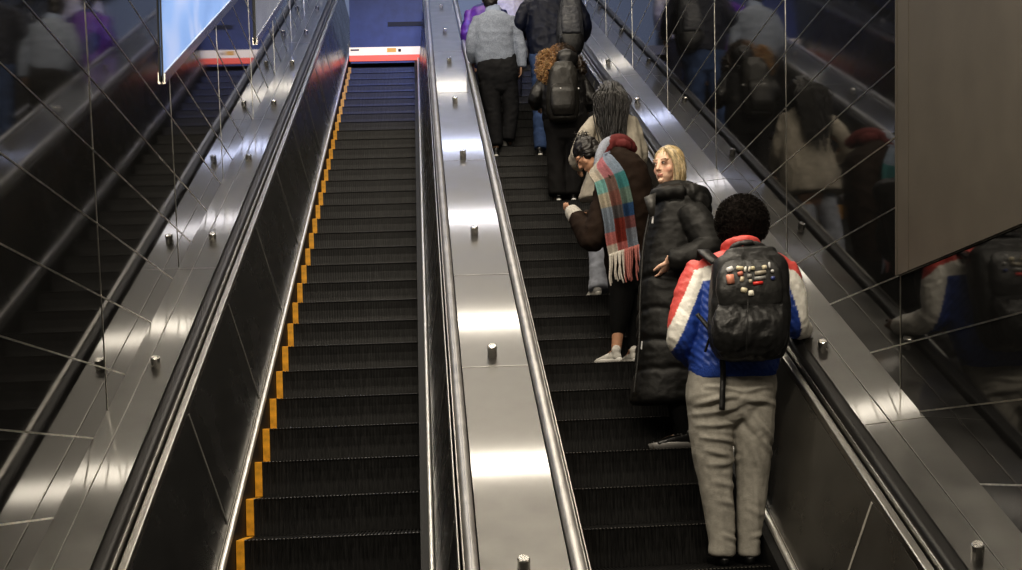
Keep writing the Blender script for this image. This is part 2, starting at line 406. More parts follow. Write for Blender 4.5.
# ------------------------------------------------------------------ people: tools
def YT(i): return P0.y+RUN*(i-.11)+.17
def ZT(i): return P0.z+RISE*(i-.11)
def loft(bm, rings, n=20, e=2.0, capr=9):
    """rings of (centre, u, v): a closed rounded solid"""
    out = []
    def ring(c, u, v):
        vs = []
        for k in range(n):
            a = 2*PI*k/n; ca, sa = math.cos(a), math.sin(a)
            q = 2/e; ca = math.copysign(abs(ca)**q, ca); sa = math.copysign(abs(sa)**q, sa)
            vs.append(bm.verts.new(c+u*ca+v*sa))
        return vs
    def cap(c, u, v, d):
        r = min(u.length, v.length, capr); return ([(c+d*r*.45, u*.8, v*.8), (c+d*r*.78, u*.45, v*.45)] if r > capr*.99 and capr > 1 or capr > 1 else [(c+d*r*.5, u*.95, v*.95), (c+d*r*.8, u*.6, v*.6)]), c+d*r*.9
    d0 = (rings[0][0]-rings[1][0]).normalized(); d1 = (rings[-1][0]-rings[-2][0]).normalized()
    c0, e0 = cap(*rings[0], d0); c1, e1 = cap(*rings[-1], d1)
    rs = [ring(*r) for r in c0[::-1]+list(rings)+c1]
    for a, b in zip(rs, rs[1:]):
        for k in range(n): bm.faces.new((a[k], a[(k+1) % n], b[(k+1) % n], b[k]))
    for r, t, fl in ((rs[0], e0, 1), (rs[-1], e1, 0)):
        tv = bm.verts.new(t)
        for k in range(n):
            q = (r[k], r[(k+1) % n], tv); bm.faces.new(q[::-1] if fl else q)
def catmull(pts, sub=4):
    """pts: list of tuples of floats"""
    P = [pts[0]]+list(pts)+[pts[-1]]; out = []
    for i in range(1, len(P)-2):
        for s in range(sub):
            t = s/sub
            out.append(tuple(.5*((2*b)+(-a+c)*t+(2*a-5*b+4*c-d)*t*t+(-a+3*b-3*c+d)*t**3) for a, b, c, d in zip(P[i-1], P[i], P[i+1], P[i+2])))
    out.append(tuple(pts[-1])); return out
def tube(bm, pts, n=14, flat=1.0, up=V((1, 0, 0)), sub=4, capr=9):
    """pts: (point, radius) chain -> closed tapered limb"""
    q = catmull([(*p, r) for p, r in pts], sub) if sub > 1 else [(*p, r) for p, r in pts]
    rings = []
    for k, a in enumerate(q):
        c = V(a[:3]); d = (V(q[min(k+1, len(q)-1)][:3])-V(q[max(k-1, 0)][:3])).normalized()
        u = up-d*up.dot(d)
        if u.length < .2: u = V((0, 1, 0))-d*d.y
        u.normalize(); v = d.cross(u)
        rings.append((c, u*a[3], v*a[3]*flat))
    loft(bm, rings, n, capr=capr)
def ell(bm, c, rx, ry, rz, X=V((1, 0, 0)), Yv=V((0, 1, 0)), Z=V((0, 0, 1)), n=20, m=12):
    rs = []
    for j in range(1, m):
        t = PI*j/m; rs.append([bm.verts.new(c+X*(rx*math.sin(t)*math.cos(2*PI*k/n))+Yv*(ry*math.sin(t)*math.sin(2*PI*k/n))+Z*(rz*math.cos(t))) for k in range(n)])
    for a, b in zip(rs, rs[1:]):
        for k in range(n): bm.faces.new((a[k], b[k], b[(k+1) % n], a[(k+1) % n]))
    t = bm.verts.new(c+Z*rz); b = bm.verts.new(c-Z*rz)
    for k in range(n):
        bm.faces.new((t, rs[0][k], rs[0][(k+1) % n])); bm.faces.new((b, rs[-1][(k+1) % n], rs[-1][k]))
def remesh(bm, voxel, it=4, fac=.5):
    bmesh.ops.recalc_face_normals(bm, faces=bm.faces)
    me = bpy.data.meshes.new('tmp'); bm.to_mesh(me); bm.free()
    o = bpy.data.objects.new('tmp', me); C.objects.link(o)
    md = o.modifiers.new('r', 'REMESH'); md.mode = 'VOXEL'; md.voxel_size = voxel
    if it: s = o.modifiers.new('s', 'SMOOTH'); s.iterations = it; s.factor = fac
    dg = bpy.context.evaluated_depsgraph_get(); ev = o.evaluated_get(dg)
    out = bpy.data.meshes.new_from_object(ev)
    bpy.data.objects.remove(o); bpy.data.meshes.remove(me)
    return out
def paint(me, col):
    at = me.color_attributes.new('Col', 'FLOAT_COLOR', 'POINT')
    f = col if callable(col) else (lambda c: col)
    buf = []
    for v in me.vertices: buf += [*f(v.co), 1.0]
    at.data.foreach_set('color', buf)
def solid(name, bm, m, parent, col, voxel=.012, it=4, disp=None, base=None):
    me = remesh(bm, voxel, it) if voxel else None
    if me is None:
        bmesh.ops.recalc_face_normals(bm, faces=bm.faces); me = bpy.data.meshes.new(name); bm.to_mesh(me); bm.free()
    if disp:
        ns = [v.normal.copy() for v in me.vertices]
        ds = [disp(v.co, n) for v, n in zip(me.vertices, ns)]
        for v, n, d in zip(me.vertices, ns, ds): v.co += (n*d if not isinstance(d, Vector) else d)
    paint(me, col)
    return obj(name, me, M[m], parent, base, smooth=True)
def wrinkle(sx, sy, sz, amp, seed=0):
    o = V((seed*3.1, seed*1.7, seed*.9))
    def f(co, n):
        a = noise.noise(V((co.x*sx, co.y*sy, co.z*sz))+o)
        b = noise.noise(V((co.x*sx*2.3, co.y*sy*2.3, co.z*sz*2.3))+o*2)
        return amp*((1-2*abs(a))*.8+.35*b)
    return f
class Fig:
    def __init__(s, i, dy=0):
        s.i = i; s.Y = YT(i)-SHIFT.y+dy; s.z = ZT(i)
    def p(s, px, py, dy=0): return PX(px, py, s.Y+dy)
    def k(s, px=600, py=250, dy=0): return ((s.Y+dy)/ray(px, py).y)/F_PX
    def T(s, bm, pts, n=16, flat=1.0, sub=4, capr=.02):
        k = s.k(); tube(bm, [(s.p(a, b, c), r*k) for a, b, c, r in pts], n, flat, sub=sub, capr=capr)
    def rows(s, bm, rows, yaw=0, e=2.4, n=28, capr=.02):
        """torso from outline rows (left px, right px, py, dy, depth)"""
        q = catmull(rows, 3); R = []
        u0 = V((math.cos(yaw), math.sin(yaw), 0)); v0 = V((-math.sin(yaw), math.cos(yaw), 0))
        for a, b, y, dy, dep in q:
            A, B = s.p(a, y, dy), s.p(b, y, dy); c = (A+B)/2; w = (A-B).length/2
            R.append((c, u0*w, v0*dep))
        loft(bm, R, n, e, capr)
    def E(s, bm, px, py, dy, rx, rz, ry, tilt=0):
        k = s.k(); X = V((math.cos(tilt), 0, -math.sin(tilt))); Z = V((math.sin(tilt), 0, math.cos(tilt)))
        ell(bm, s.p(px, py, dy), rx*k, ry, rz*k, X, V((0, 1, 0)), Z)
    def px(s, co):
        """flat back-view coordinates of a point of the figure, for garment panels"""
        o = s.p(600, 250); k = s.k(); return 600+(co.x-o.x)/k-(co.z-o.z)/k*.045, 250-(co.z-o.z)/k-(co.x-o.x)/k*.04

def hand(bm, wrist, d, side, nrm, s=1.0, curl=.5, r=1.0):
    """wrist point, pointing direction, thumb side, palm normal (fingers curl towards it)"""
    d = d.normalized(); side = (side-d*side.dot(d)).normalized(); nrm = d.cross(side)*(1 if d.cross(side).dot(nrm) > 0 else -1)
    L0 = .095*s
    loft(bm, [(wrist-d*.03*s, side*.027*s, nrm*.02*s), (wrist+d*.02*s, side*.033*s, nrm*.017*s), (wrist+d*.06*s, side*.041*s, nrm*.015*s), (wrist+d*L0, side*.041*s, nrm*.012*s)], 14)
    for q, ln, w in ((.031, .072, .0088), (.0105, .082, .0092), (-.0105, .076, .0088), (-.030, .060, .0078)):
        b = wrist+d*(L0-.012*s)+side*q*s; p = [(b, w*s*r)]; a = 0; cur = b
        for seg in (.46, .3, .26):
            a += curl*(.75 if seg > .4 else 1.0)*.8
            dd = d*math.cos(a)+nrm*math.sin(a)+side*q*.6
            cur = cur+dd.normalized()*ln*seg*s; p.append((cur, w*s*r*(.95 if seg > .28 else .8)))
        tube(bm, p, 10, up=side, sub=2)
    b = wrist+d*.022*s+side*.026*s; t = (d*.62+side*.68+nrm*.30).normalized(); t2 = (d*.9+side*.25+nrm*.35).normalized()
    tube(bm, [(b, .014*s), (b+t*.036*s, .0125*s), (b+t*.036*s+t2*.03*s, .0105*s), (b+t*.036*s+t2*.054*s, .0085*s)], 10, up=nrm, sub=2)
def head(bm, c, f, up, s=1.0, ears=True):
    """c = centre of the skull; returns the frame used"""
    f = f.normalized(); l = up.cross(f).normalized(); u = f.cross(l).normalized()
    P = lambda x, y, z: c+(l*x+f*y+u*z)*s
    el = lambda x, y, z, a, b, d: ell(bm, P(x, y, z), a*s, b*s, d*s, l, f, u)
    el(0, -.012, .028, .076, .094, .088)                               # cranium
    loft(bm, [(P(0, .012, .02), l*.068*s, f*.078*s), (P(0, .022, -.035), l*.062*s, f*.068*s), (P(0, .032, -.075), l*.051*s, f*.053*s), (P(0, .042, -.102), l*.030*s, f*.033*s)], 18)
    el(0, .078, -.100, .018, .014, .014)                                # chin
    loft(bm, [(P(0, .088, .012), l*.009*s, f*.010*s), (P(0, .098, -.014), l*.010*s, f*.011*s), (P(0, .105, -.032), l*.013*s, f*.011*s)], 10)  # nose
    for q in (-1, 1):
        el(q*.011, .097, -.036, .007, .008, .006)
        el(q*.036, .050, -.030, .028, .024, .030)                       # cheek
        el(q*.030, .078, .026, .026, .014, .010)                        # brow
        el(q*.031, .080, .003, .016, .012, .011)                        # lid mound
        if ears: el(q*.078, -.012, -.012, .010, .022, .032)
    el(0, .088, -.063, .020, .010, .006); el(0, .086, -.073, .017, .010, .0065)  # lips
    return P, l, f, u
def limb(bm, a, b, c, r0, r1, r2): tube(bm, [(a, r0), ((a+b)/2, (r0+r1)/2*1.03), (b, r1), ((b+c)/2, (r1+r2)/2*1.05), (c, r2)], 14)
def body(name, J, label, skin, headf, group=None, s=1.0, voxel=.008, hands=(), facing=V((0, 1, 0)), thin=.92, painter=None, base=None, ears=True):
    bm = bmesh.new()
    lat = facing.cross(V((0, 0, 1))).normalized()                        # the figure's right
    P = head(bm, J['head'], headf, J.get('headup', V((0, 0, 1))), s, ears)
    nb = J['neck']; hc = J['head']
    tube(bm, [(nb-V((0, 0, .03)), .056*s), (nb.lerp(hc, .4), .050*s), (hc-V((0, 0, .03))*s-P[2]*.02, .052*s)], 14, up=lat)
    pel = (J['hl']+J['hr'])/2; sh = (J['sl']+J['sr'])/2
    shu = (J['sr']-J['sl'])/2; hu = (J['hr']-J['hl'])/2
    su = shu.normalized(); fu = V((0, 0, 1)).cross(su).normalized()*-1
    fu = su.cross((sh-pel).normalized()).normalized()
    t = thin
    loft(bm, [(pel-V((0, 0, .06)), su*.125*s*t, fu*.09*s*t), (pel+V((0, 0, .04)), su*.15*s*t, fu*.10*s*t), (pel.lerp(sh, .38), su*.122*s*t, fu*.085*s*t),
              (pel.lerp(sh, .7), su*.145*s*t, fu*.10*s*t), (pel.lerp(sh, .92), su*.15*s*t, fu*.085*s*t), (sh.lerp(nb, .55), su*.075*s*t, fu*.06*s*t)], 20)
    for q in 'lr':
        limb(bm, J['s'+q].lerp(sh, .12), J['e'+q], J['w'+q], .050*s*t, .038*s*t, .026*s)
        limb(bm, J['h'+q]-V((0, 0, .02)), J['k'+q], J['a'+q], .080*s*t, .052*s*t, .034*s)
        limb(bm, J['a'+q], J['a'+q]+(J['t'+q]-J['a'+q])*.5, J['t'+q], .030*s, .022*s, .014*s)
    for h in hands: hand(bm, *h)
    for q in 'lr':
        if not hands or not any((h[0]-J['w'+q]).length < .02 for h in hands):
            d = (J['w'+q]-J['e'+q]).normalized(); n_ = d.cross(V((0, 0, 1)))
            sd = facing if abs(d.dot(facing)) < .8 else V((0, 0, 1))
            hand(bm, J['w'+q], d, sd, (sh-J['w'+q]), .95*s, .55)
    o = solid(name, bm, 'skin', None, painter(P) if painter else skin, voxel, 2, base=base)
    tag(o, label, 'person', group)
    return o, P
def shoe(parent, heel, d, ln, colU, colS, colL=None, pitch=0, h=.075, name='shoe', mt='leather', high=0):
    """heel = ground point under the back of the heel, d = toe direction"""
    d = d.normalized(); up = V((0, 0, 1))
    if pitch:
        ax = d.cross(up).normalized(); d = (Matrix.Rotation(pitch, 3, ax) @ d); up = (Matrix.Rotation(pitch, 3, ax) @ up)
    l = d.cross(up).normalized(); s = ln/.28; sole = .030*s
    P = lambda x, y, z: heel+l*x*s+d*y*s+up*z*s
    bm = bmesh.new()
    loft(bm, [(P(0, .035, .045), l*.030*s, up*.032*s), (P(0, .08, .050), l*.034*s, up*.040*s), (P(0, .14, .045), l*.038*s, up*.034*s), (P(0, .20, .036), l*.044*s, up*.024*s), (P(0, .245, .032), l*.036*s, up*.018*s)], 16, 2.3)
    tube(bm, [(P(0, .05, .04), .036*s), (P(0, .055, .075+high*.5), .036*s), (P(0, .05, .095+high), .038*s)], 14, up=l)
    u = solid(name, bm, mt, parent, colU, .007, 3)
    bm = bmesh.new(); n = 26; rows = []
    for z, g in ((0, .94), (sole, 1.0), (sole*1.25, .95)):
        vs = []
        for k in range(n):
            a = 2*PI*k/n; y = .14-.14*math.cos(a); w = .034+.012*math.exp(-((y-.2)/.06)**2)
            vs.append(bm.verts.new(P(math.copysign(abs(math.sin(a))**.55, math.sin(a))*w*g, .14+(y-.14)*g, 0)+up*z))
        rows.append(vs)
    for a, b in zip(rows, rows[1:]):
        for k in range(n): bm.faces.new((a[k], a[(k+1) % n], b[(k+1) % n], b[k]))
    bm.faces.new(rows[0][::-1]); bm.faces.new(rows[-1])
    solid('sole', bm, 'plastic', u, colS, None)
    bm = bmesh.new()
    for q in (.10, .118, .136, .154):
        tube(bm, [(P(-.028, q, .068-(q-.1)*.3), .004*s), (P(0, q, .092-(q-.1)*.45), .004*s), (P(.028, q, .068-(q-.1)*.3), .004*s)], 6, up=d, sub=3)
    solid('lace', bm, 'cloth', u, colL or colS, None)
    return u
def strands(bm, paths, n=5):
    """paths: list of (points, r0, r1): thin tapered locks"""
    for pts, r0, r1 in paths:
        q = catmull([tuple(p) for p in pts], 4); m = len(q); prev = None
        for k, a in enumerate(q):
            c = V(a); d = (V(q[min(k+1, m-1)])-V(q[max(k-1, 0)])).normalized(); x = d.orthogonal().normalized(); y = d.cross(x)
            r = r0+(r1-r0)*k/(m-1)
            vs = [bm.verts.new(c+(x*math.cos(2*PI*j/n)+y*math.sin(2*PI*j/n))*r) for j in range(n)]
            if prev:
                for j in range(n): bm.faces.new((prev[j], prev[(j+1) % n], vs[(j+1) % n], vs[j]))
            else: bm.faces.new(vs[::-1])
            prev = vs
        bm.faces.new(prev)
def curls(bm, c, R, n, r, loop, lo=-1, keep=None):
    """a fuzz of small coils over an ellipsoid of radii R (tuple)"""
    for _ in range(n):
        while 1:
            d = V((random.gauss(0, 1), random.gauss(0, 1), random.gauss(0, 1))).normalized()
            if d.z > lo and (keep is None or keep(d)): break
        p = c+V((d.x*R[0], d.y*R[1], d.z*R[2])); x = d.orthogonal().normalized(); y = d.cross(x)
        ph = random.random()*6.3; pts = []
        for k in range(7):
            a = ph+k*1.35; pts.append(p+d*(k*loop*.55-loop*1.0)+(x*math.cos(a)+y*math.sin(a))*loop*.7)
        strands(bm, [(pts, r, r*.6)], 4)
def strap(name, pts, w, t, m, parent, col, nrm=V((0, -1, 0))):
    """flat webbing through world points"""
    q = [V(a) for a in catmull([tuple(p) for p in pts], 4)]; bm = bmesh.new(); prev = None
    for k, c in enumerate(q):
        d = (q[min(k+1, len(q)-1)]-q[max(k-1, 0)]).normalized(); s = d.cross(nrm).normalized()*w/2; n = s.cross(d).normalized()*t/2
        vs = [bm.verts.new(c+a) for a in (-s-n, s-n, s+n, -s+n)]
        if prev:
            for j in range(4): bm.faces.new((prev[j], prev[(j+1) % 4], vs[(j+1) % 4], vs[j]))
        else: bm.faces.new(vs[::-1])
        prev = vs
    bm.faces.new(prev)
    return solid(name, bm, m, parent, col, None)
def tint(base, var, sc=30, seed=0):
    o = V((seed, seed*2, seed*3))
    def f(co):
        a = 1+var*noise.noise(co*sc+o); return tuple(max(0, c*a) for c in base)
    return f
def joints(F, d):
    """d: name -> (px, py, dy)"""
    return {k: (F.p(*v) if not isinstance(v, Vector) else v) for k, v in d.items()}

BLACK = (.012, .012, .012)
# ------------------------------------------------------------------ 1. rider in the red, white and blue jacket
F = Fig(-1); g = F.z
DARK = (.10, .052, .032)
J = joints(F, dict(head=(742, 225, .07), neck=(741, 256, .02), sl=(702, 276, 0), sr=(780, 274, 0), el=(681, 335, -.02), er=(794, 322, .02), wl=(694, 352, .24), wr=(804, 331, .25),
     hl=(716, 398, 0), hr=(750, 398, 0), kl=(717, 478, .0), kr=(751, 478, .02), al=(723, 556, -.01), ar=(748, 556, .0)))
yb = F.Y; bx = F.p(735, 560)
J['tl'] = J['al']+V((-.02, .12, -.055)); J['tr'] = J['ar']+V((.03, .12, -.055))
kid, _ = body('person', J, 'person with a round dark afro in a red, white and blue jacket and grey trousers', DARK, V((.05, 1, .05)), base=V((bx.x, YT(-1), g)), thin=.9)
bm = bmesh.new(); c = F.p(742, 221, .07); k = F.k()
ell(bm, c, 25*k, .135, 25.5*k); ell(bm, c+V((0, -.01, -.05)), 20*k, .10, 19*k)
af = solid('afro_hair', bm, 'fuzz', kid, tint((.016, .013, .012), .5, 60), .012, 2, disp=lambda co, n: .012*noise.noise(co*28)+.009*noise.noise(co*70))
bm = bmesh.new(); curls(bm, c+V((0, 0, -.003)), (24.8*k, .13, 25.5*k), 1500, .0022, .0085, -.75)
solid('hair_curl', bm, 'fuzz', af, tint((.018, .015, .013), .6, 60), None)
# jacket
RED, WHT, BLU = (.70, .115, .10), (.92, .89, .82), (.035, .085, .37)
def jcol(co):
    x, y = F.px(co); n = noise.noise(co*40)*2.0; y += n*.3
    if x < 742:
        dx = 717-x                                             # left half: bands run out over the shoulder and down the sleeve
        r_edge = 265+max(0, dx)*.28+max(0, 692-x)*1.9
        b_edge = 283+max(0, 700-x)*2.35
        if x < 666+max(0, (y-345))*.4+2 and y < 322: return RED
        return RED if y < r_edge else (WHT if y < b_edge else BLU)
    dx = x-776
    r_edge = 268+max(0, dx)*.2+max(0, x-792)*.6
    b_edge = 283+max(0, x-786)*3.2
    return RED if y < r_edge else (WHT if y < b_edge else BLU)
bm = bmesh.new()
F.rows(bm, [(724, 760, 250, .01, .085), (705, 781, 257, .01, .11), (694, 791, 267, 0, .13), (692, 788, 290, 0, .145), (691, 786, 325, 0, .15), (690, 781, 352, 0, .15), (690, 776, 372, 0, .145)])
F.T(bm, [(702, 269, 0, 15.5), (690, 296, -.02, 16), (683, 330, -.03, 15.5), (683, 343, .03, 14.5), (692, 356, .14, 12), (697, 360, .22, 10)])
F.T(bm, [(781, 268, 0, 15.5), (790, 294, 0, 15.5), (793, 318, .01, 14.5), (797, 326, .08, 13), (801, 328, .18, 11), (803, 330, .24, 9.5)])
wr = wrinkle(9, 9, 16, .006, 3)
jk = solid('jacket', bm, 'nylon', kid, jcol, .0075, 4, disp=lambda co, n: wr(co, n)+.002*math.sin((co.x*1.0+co.z*.8)*2*PI/.035)*(1 if jcol(co) == BLU else .25))
bm = bmesh.new(); c = F.p(740, 247, .0); R = []
for q in range(13):
    a = 2*PI*q/12; R.append((c+V((math.cos(a)*16*k, math.sin(a)*.085-.015, -.02*math.sin(a))), .024))
tube(bm, R, 10, 1.0, up=V((0, 0, 1)), sub=2); F.rows(bm, [(722, 760, 257, -.01, .10), (723, 759, 249, -.01, .095), (725, 757, 242, -.01, .09)])
solid('collar', bm, 'nylon', jk, RED, .010, 2, disp=wrinkle(20, 20, 20, .003, 5))
bm = bmesh.new(); F.rows(bm, [(690, 777, 362, 0, .149), (689, 776, 369, 0, .15), (690, 775, 377, 0, .147)])
solid('waistband', bm, 'knit', jk, (.035, .08, .33), .010, 2)
# trousers
GREY = (.31, .295, .262)
bm = bmesh.new()
F.rows(bm, [(690, 774, 368, 0, .125), (687, 776, 382, 0, .14), (687, 774, 400, -.01, .145), (692, 769, 412, 0, .125)], e=2.2, capr=.08)
F.T(bm, [(711, 400, 0, 23.5), (711.5, 440, .0, 21), (715.5, 478, .0, 17), (720, 520, 0, 14), (722, 542, -.01, 12.3), (722, 553, -.01, 12.6)])
F.T(bm, [(752, 400, 0, 23), (753, 440, .0, 19.5), (752.5, 478, .02, 15.5), (750, 520, .01, 12.5), (749, 542, 0, 10.6), (749, 553, 0, 11)])
FOLDS = [(692, 404, 728, 398, 2.2, .011), (690, 414, 727, 409, 2.4, .012), (693, 425, 730, 423, 2.6, .011), (696, 437, 729, 441, 2.4, .010), (700, 450, 728, 456, 2.6, .009), (704, 463, 733, 459, 2.8, .009),
    (731, 392, 700, 389, 2.0, .009), (733, 392, 764, 388, 2.2, .008), (735, 400, 768, 404, 2.6, .008), (735, 414, 752, 434, 2.6, .012), (740, 412, 766, 440, 2.8, .011), (752, 436, 766, 452, 2.6, .010), (744, 440, 756, 480, 3, .007),
    (708, 478, 730, 484, 3, .007), (712, 496, 726, 500, 2.6, .006), (716, 530, 730, 536, 2.2, .006), (741, 505, 757, 512, 2.6, .006), (743, 532, 755, 528, 2.2, .006), (722, 470, 726, 545, 3.2, .005), (750, 470, 748, 548, 3, .005)]
def folds(co, n):
    if n.y > .2: return 0
    x, y = F.px(co); x += 2*noise.noise(co*9); y += 2.5*noise.noise(co*7+V((4, 4, 4))); d = 0
    for x0, y0, x1, y1, w, a in FOLDS:
        t = max(0, min(1, ((x-x0)*(x1-x0)+(y-y0)*(y1-y0))/((x1-x0)**2+(y1-y0)**2))); q = math.hypot(x-x0-t*(x1-x0), y-y0-t*(y1-y0))/w
        if q < 3: d += a*(math.exp(-q*q)-.5*math.exp(-(q-1.9)**2))*math.sin(PI*(.12+.76*t))
    return d*1.25
w1 = wrinkle(7, 6, 9, .004, 8); w2 = wrinkle(10, 9, 3.5, .006, 2)
solid('trousers', bm, 'cloth', kid, tint(GREY, .08, 9), .0072, 3, disp=lambda co, n: w1(co, n)+w2(co, n)*.6+folds(co, n))
for q, x in (('al', 723), ('ar', 748)):
    p = F.p(x, 560); shoe(kid, V((p.x, YT(-1)-.065, g)), V((-.03 if x < 730 else .06, 1, 0)), .29, (.012, .011, .011), (.01, .01, .01))

def badge(root, F, px, py, w, h, dy, col, m='plastic', rot=0):
    bm = bmesh.new(); c = F.p(px, py, dy); k = F.k(); ww, hh = w*k/2, h*k/2
    cr, sr = math.cos(rot), math.sin(rot)
    P = lambda x, z, y: V((c.x+x*cr-z*sr, c.y+y, c.z+x*sr+z*cr))
    hexa(bm, [P(-ww, -hh, -.006), P(ww, -hh, -.006), P(ww, -hh, .012), P(-ww, -hh, .012), P(-ww, hh, -.006), P(ww, hh, -.006), P(ww, hh, .012), P(-ww, hh, .012)])
    bmesh.ops.bevel(bm, geom=list(bm.edges), offset=.0025, segments=2, affect='EDGES')
    return solid('badge', bm, m, root, col, None)
def backpack(F, rows, dy, dep, col, label, base, handle=None, folds=.006, lid=None, e=3.2, vox=.010):
    root = empty('backpack', base, label, 'backpack')
    bm = bmesh.new(); F.rows(bm, [(a, b, y, dy, dep*d) for a, b, y, d in rows], e=e, capr=.045)
    solid('main_compartment', bm, 'nylon', root, tint(col, .25, 25), vox, 3, disp=wrinkle(14, 14, 9, folds, 4))
    return root
PK = (.020, .020, .020)
pack = backpack(F, [(724, 776, 254, .6), (714, 785, 262, .85), (711, 788, 285, 1), (709, 789, 315, 1), (710, 788, 340, 1), (716, 784, 353, .75)], -.235, .095, PK, 'black backpack covered in pins and badges worn over the tricolour jacket', F.p(748, 355, -.2))
bm = bmesh.new(); F.rows(bm, [(724, 774, 263, -.30, .03), (718, 780, 272, -.325, .045), (716, 783, 290, -.33, .05), (719, 782, 302, -.325, .045)], e=3, capr=.04)
solid('upper_pocket', bm, 'nylon', pack, (.028, .028, .027), .009, 2, disp=wrinkle(18, 18, 14, .003, 6))
bm = bmesh.new(); F.rows(bm, [(716, 784, 308, -.32, .05), (713, 787, 322, -.34, .065), (713, 786, 340, -.335, .06), (720, 780, 352, -.31, .04)], e=3, capr=.04)
solid('lower_pocket', bm, 'nylon', pack, tint((.016, .016, .016), .3, 20), .009, 2, disp=wrinkle(22, 22, 12, .010, 9))
bm = bmesh.new(); F.T(bm, [(730, 253, -.23, 2.2), (734, 246, -.25, 2.6), (748, 242.5, -.26, 2.8), (762, 246, -.25, 2.6), (768, 253, -.23, 2.2)], 10)
solid('top_handle', bm, 'nylon', pack, (.03, .03, .03), None)
strap('shoulder_strap', [F.p(716, 262, -.19), F.p(706, 254, -.13), F.p(703, 251, -.03), F.p(703, 258, .12), F.p(704, 282, .19), F.p(705, 318, .18)], .06, .016, 'nylon', pack, (.028, .028, .028), V((0, -.6, 1)))
strap('shoulder_strap', [F.p(773, 266, -.19), F.p(774, 261, -.14), F.p(775, 256, -.04), F.p(776, 262, .12), F.p(780, 284, .19), F.p(779, 318, .18)], .06, .016, 'nylon', pack, (.028, .028, .028), V((0, -.6, 1)))
strap('side_strap', [F.p(697, 314, -.165), F.p(704, 322, -.19), F.p(713, 334, -.23)], .022, .006, 'nylon', pack, (.015, .015, .015))
strap('side_strap', [F.p(714, 330, -.24), F.p(709, 340, -.2), F.p(705, 352, -.18)], .012, .006, 'nylon', pack, (.012, .012, .012))
strap('hanging_strap', [F.p(722, 350, -.23), F.p(723, 372, -.17), F.p(722.5, 392, -.17), F.p(722, 410, -.17)], .028, .005, 'nylon', pack, (.014, .014, .014))
bm = bmesh.new(); F.T(bm, [(748, 300, -.385, .5), (747.5, 325, -.415, .5), (746, 352, -.37, .5), (747, 357, -.33, .5)], 6); solid('zip_cord', bm, 'nylon', pack, (.03, .03, .03), None)
for x, y, w, h, col, rot in ((730, 269, 6, 4.5, (.85, .85, .85), .35), (740, 268, 6.5, 3.6, (.75, .66, .45), -.15), (745.5, 269, 2, 5.5, (.8, .78, .7), -.3), (749.5, 269, 2, 5, (.75, .7, .6), -.3), (753, 268, 3.4, 3.4, (.72, .66, .45), 0),
      (764.5, 267, 4, 4, (.75, .68, .5), .2), (769.5, 265, 1.5, 6, (.6, .6, .6), 0), (772.5, 271, 2.6, 3, (.7, .7, .68), .3), (730.5, 279, 7, 9, (.75, .32, .22), .05), (740.5, 273.5, 5, 4, (.7, .25, .18), .2),
      (742, 279, 3.6, 5, (.72, .62, .45), -.2), (749.5, 276, 4.5, 4, (.30, .29, .27), 0), (760.5, 272.5, 11, 3.6, (.40, .36, .29), .12), (760, 278, 11, 3.2, (.30, .30, .29), .08), (750.5, 281, 3.2, 3.4, (.6, .55, .42), 0),
      (758, 283, 9.5, 3.2, (.75, .06, .05), .06), (773, 278, 3.6, 3.4, (.05, .07, .22), 0), (744, 290, 6, 4.6, (.68, .62, .45), -.25), (751, 293, 5, 5, (.8, .77, .66), 0)):
    badge(pack, F, x, y, w, h, -.382, col, rot=rot)

# ------------------------------------------------------------------ 2. blonde woman in the long black coat
F = Fig(2); g = F.z; k = F.k()
J = joints(F, dict(head=(667.5, 166, .0), neck=(677, 192, .02), sl=(684, 214, -.16), sr=(676, 212, .16), el=(708, 250, -.24), er=(690, 255, .15), wl=(669, 260, -.25), wr=(664, 285, .12),
     hl=(678, 300, -.08), hr=(675, 300, .09), kl=(677, 372, -.08), kr=(674, 372, .09), al=(688, 438, -.07), ar=(683, 436, .09)))
J['tl'] = J['al']+V((-.14, 0, -.03)); J['tr'] = J['ar']+V((-.14, .02, -.03))
SK = (.86, .56, .41)
hf = V((-.72, -.69, -.02)); J['headup'] = V((.20, .12, 1))
def facep(P):
    Pf, l, f, u = P; c = Pf(0, 0, 0)
    def col(co):
        d = co-c; x, y, z = d.dot(l), d.dot(f), d.dot(u)
        t = tint(SK, .12, 25)(co)
        if y > .075 and abs(x) < .021 and -.078 < z < -.059: return (.60, .27, .21)
        if y > .05 and abs(abs(x)-.031) < .021 and abs(z-.028-.1*(.02-abs(abs(x)-.031))) < .0042: return (.20, .11, .06)
        if y > .05 and abs(abs(x)-.031) < .019 and abs(z-.004) < .010: return (.60, .35, .25)
        if y > .055 and abs(abs(x)-.045) < .02 and -.05 < z < -.02: return (.80, .44, .32)
        return t
    return col
W_, PF = body('person', J, 'blonde person in a long black quilted coat looking left, hand at the pocket', SK, hf, voxel=.0045, facing=V((-1, -.15, 0)), painter=facep,
     hands=[(J['wl'], V((-.22, .74, -.63)), V((-.7, -.6, -.1)), V((.3, .7, .4)), .92, .3)], base=V((F.p(676, 400).x, YT(2), g)), thin=.88, ears=False)
Pf, hl_, hfv, hu_ = PF
for q in (-1, 1):
    bm = bmesh.new(); ell(bm, Pf(q*.031, .0815, .003), .0125, .0115, .0075, hl_, hfv, hu_, 14, 8); e = solid('eye', bm, 'plastic', W_, (.60, .57, .53), None)
    bm = bmesh.new(); ell(bm, Pf(q*.031-.002, .0905, .003), .0062, .0035, .0062, hl_, hfv, hu_, 12, 8); solid('iris', bm, 'plastic', e, (.035, .03, .025), None)
    bm = bmesh.new(); tube(bm, [(Pf(q*.031-.016, .086, .006), .0022), (Pf(q*.031, .0935, .012), .003), (Pf(q*.031+.016, .086, .006), .0022)], 8, up=hu_, sub=3); solid('eyelid', bm, 'skin', e, (.16, .09, .06), None)
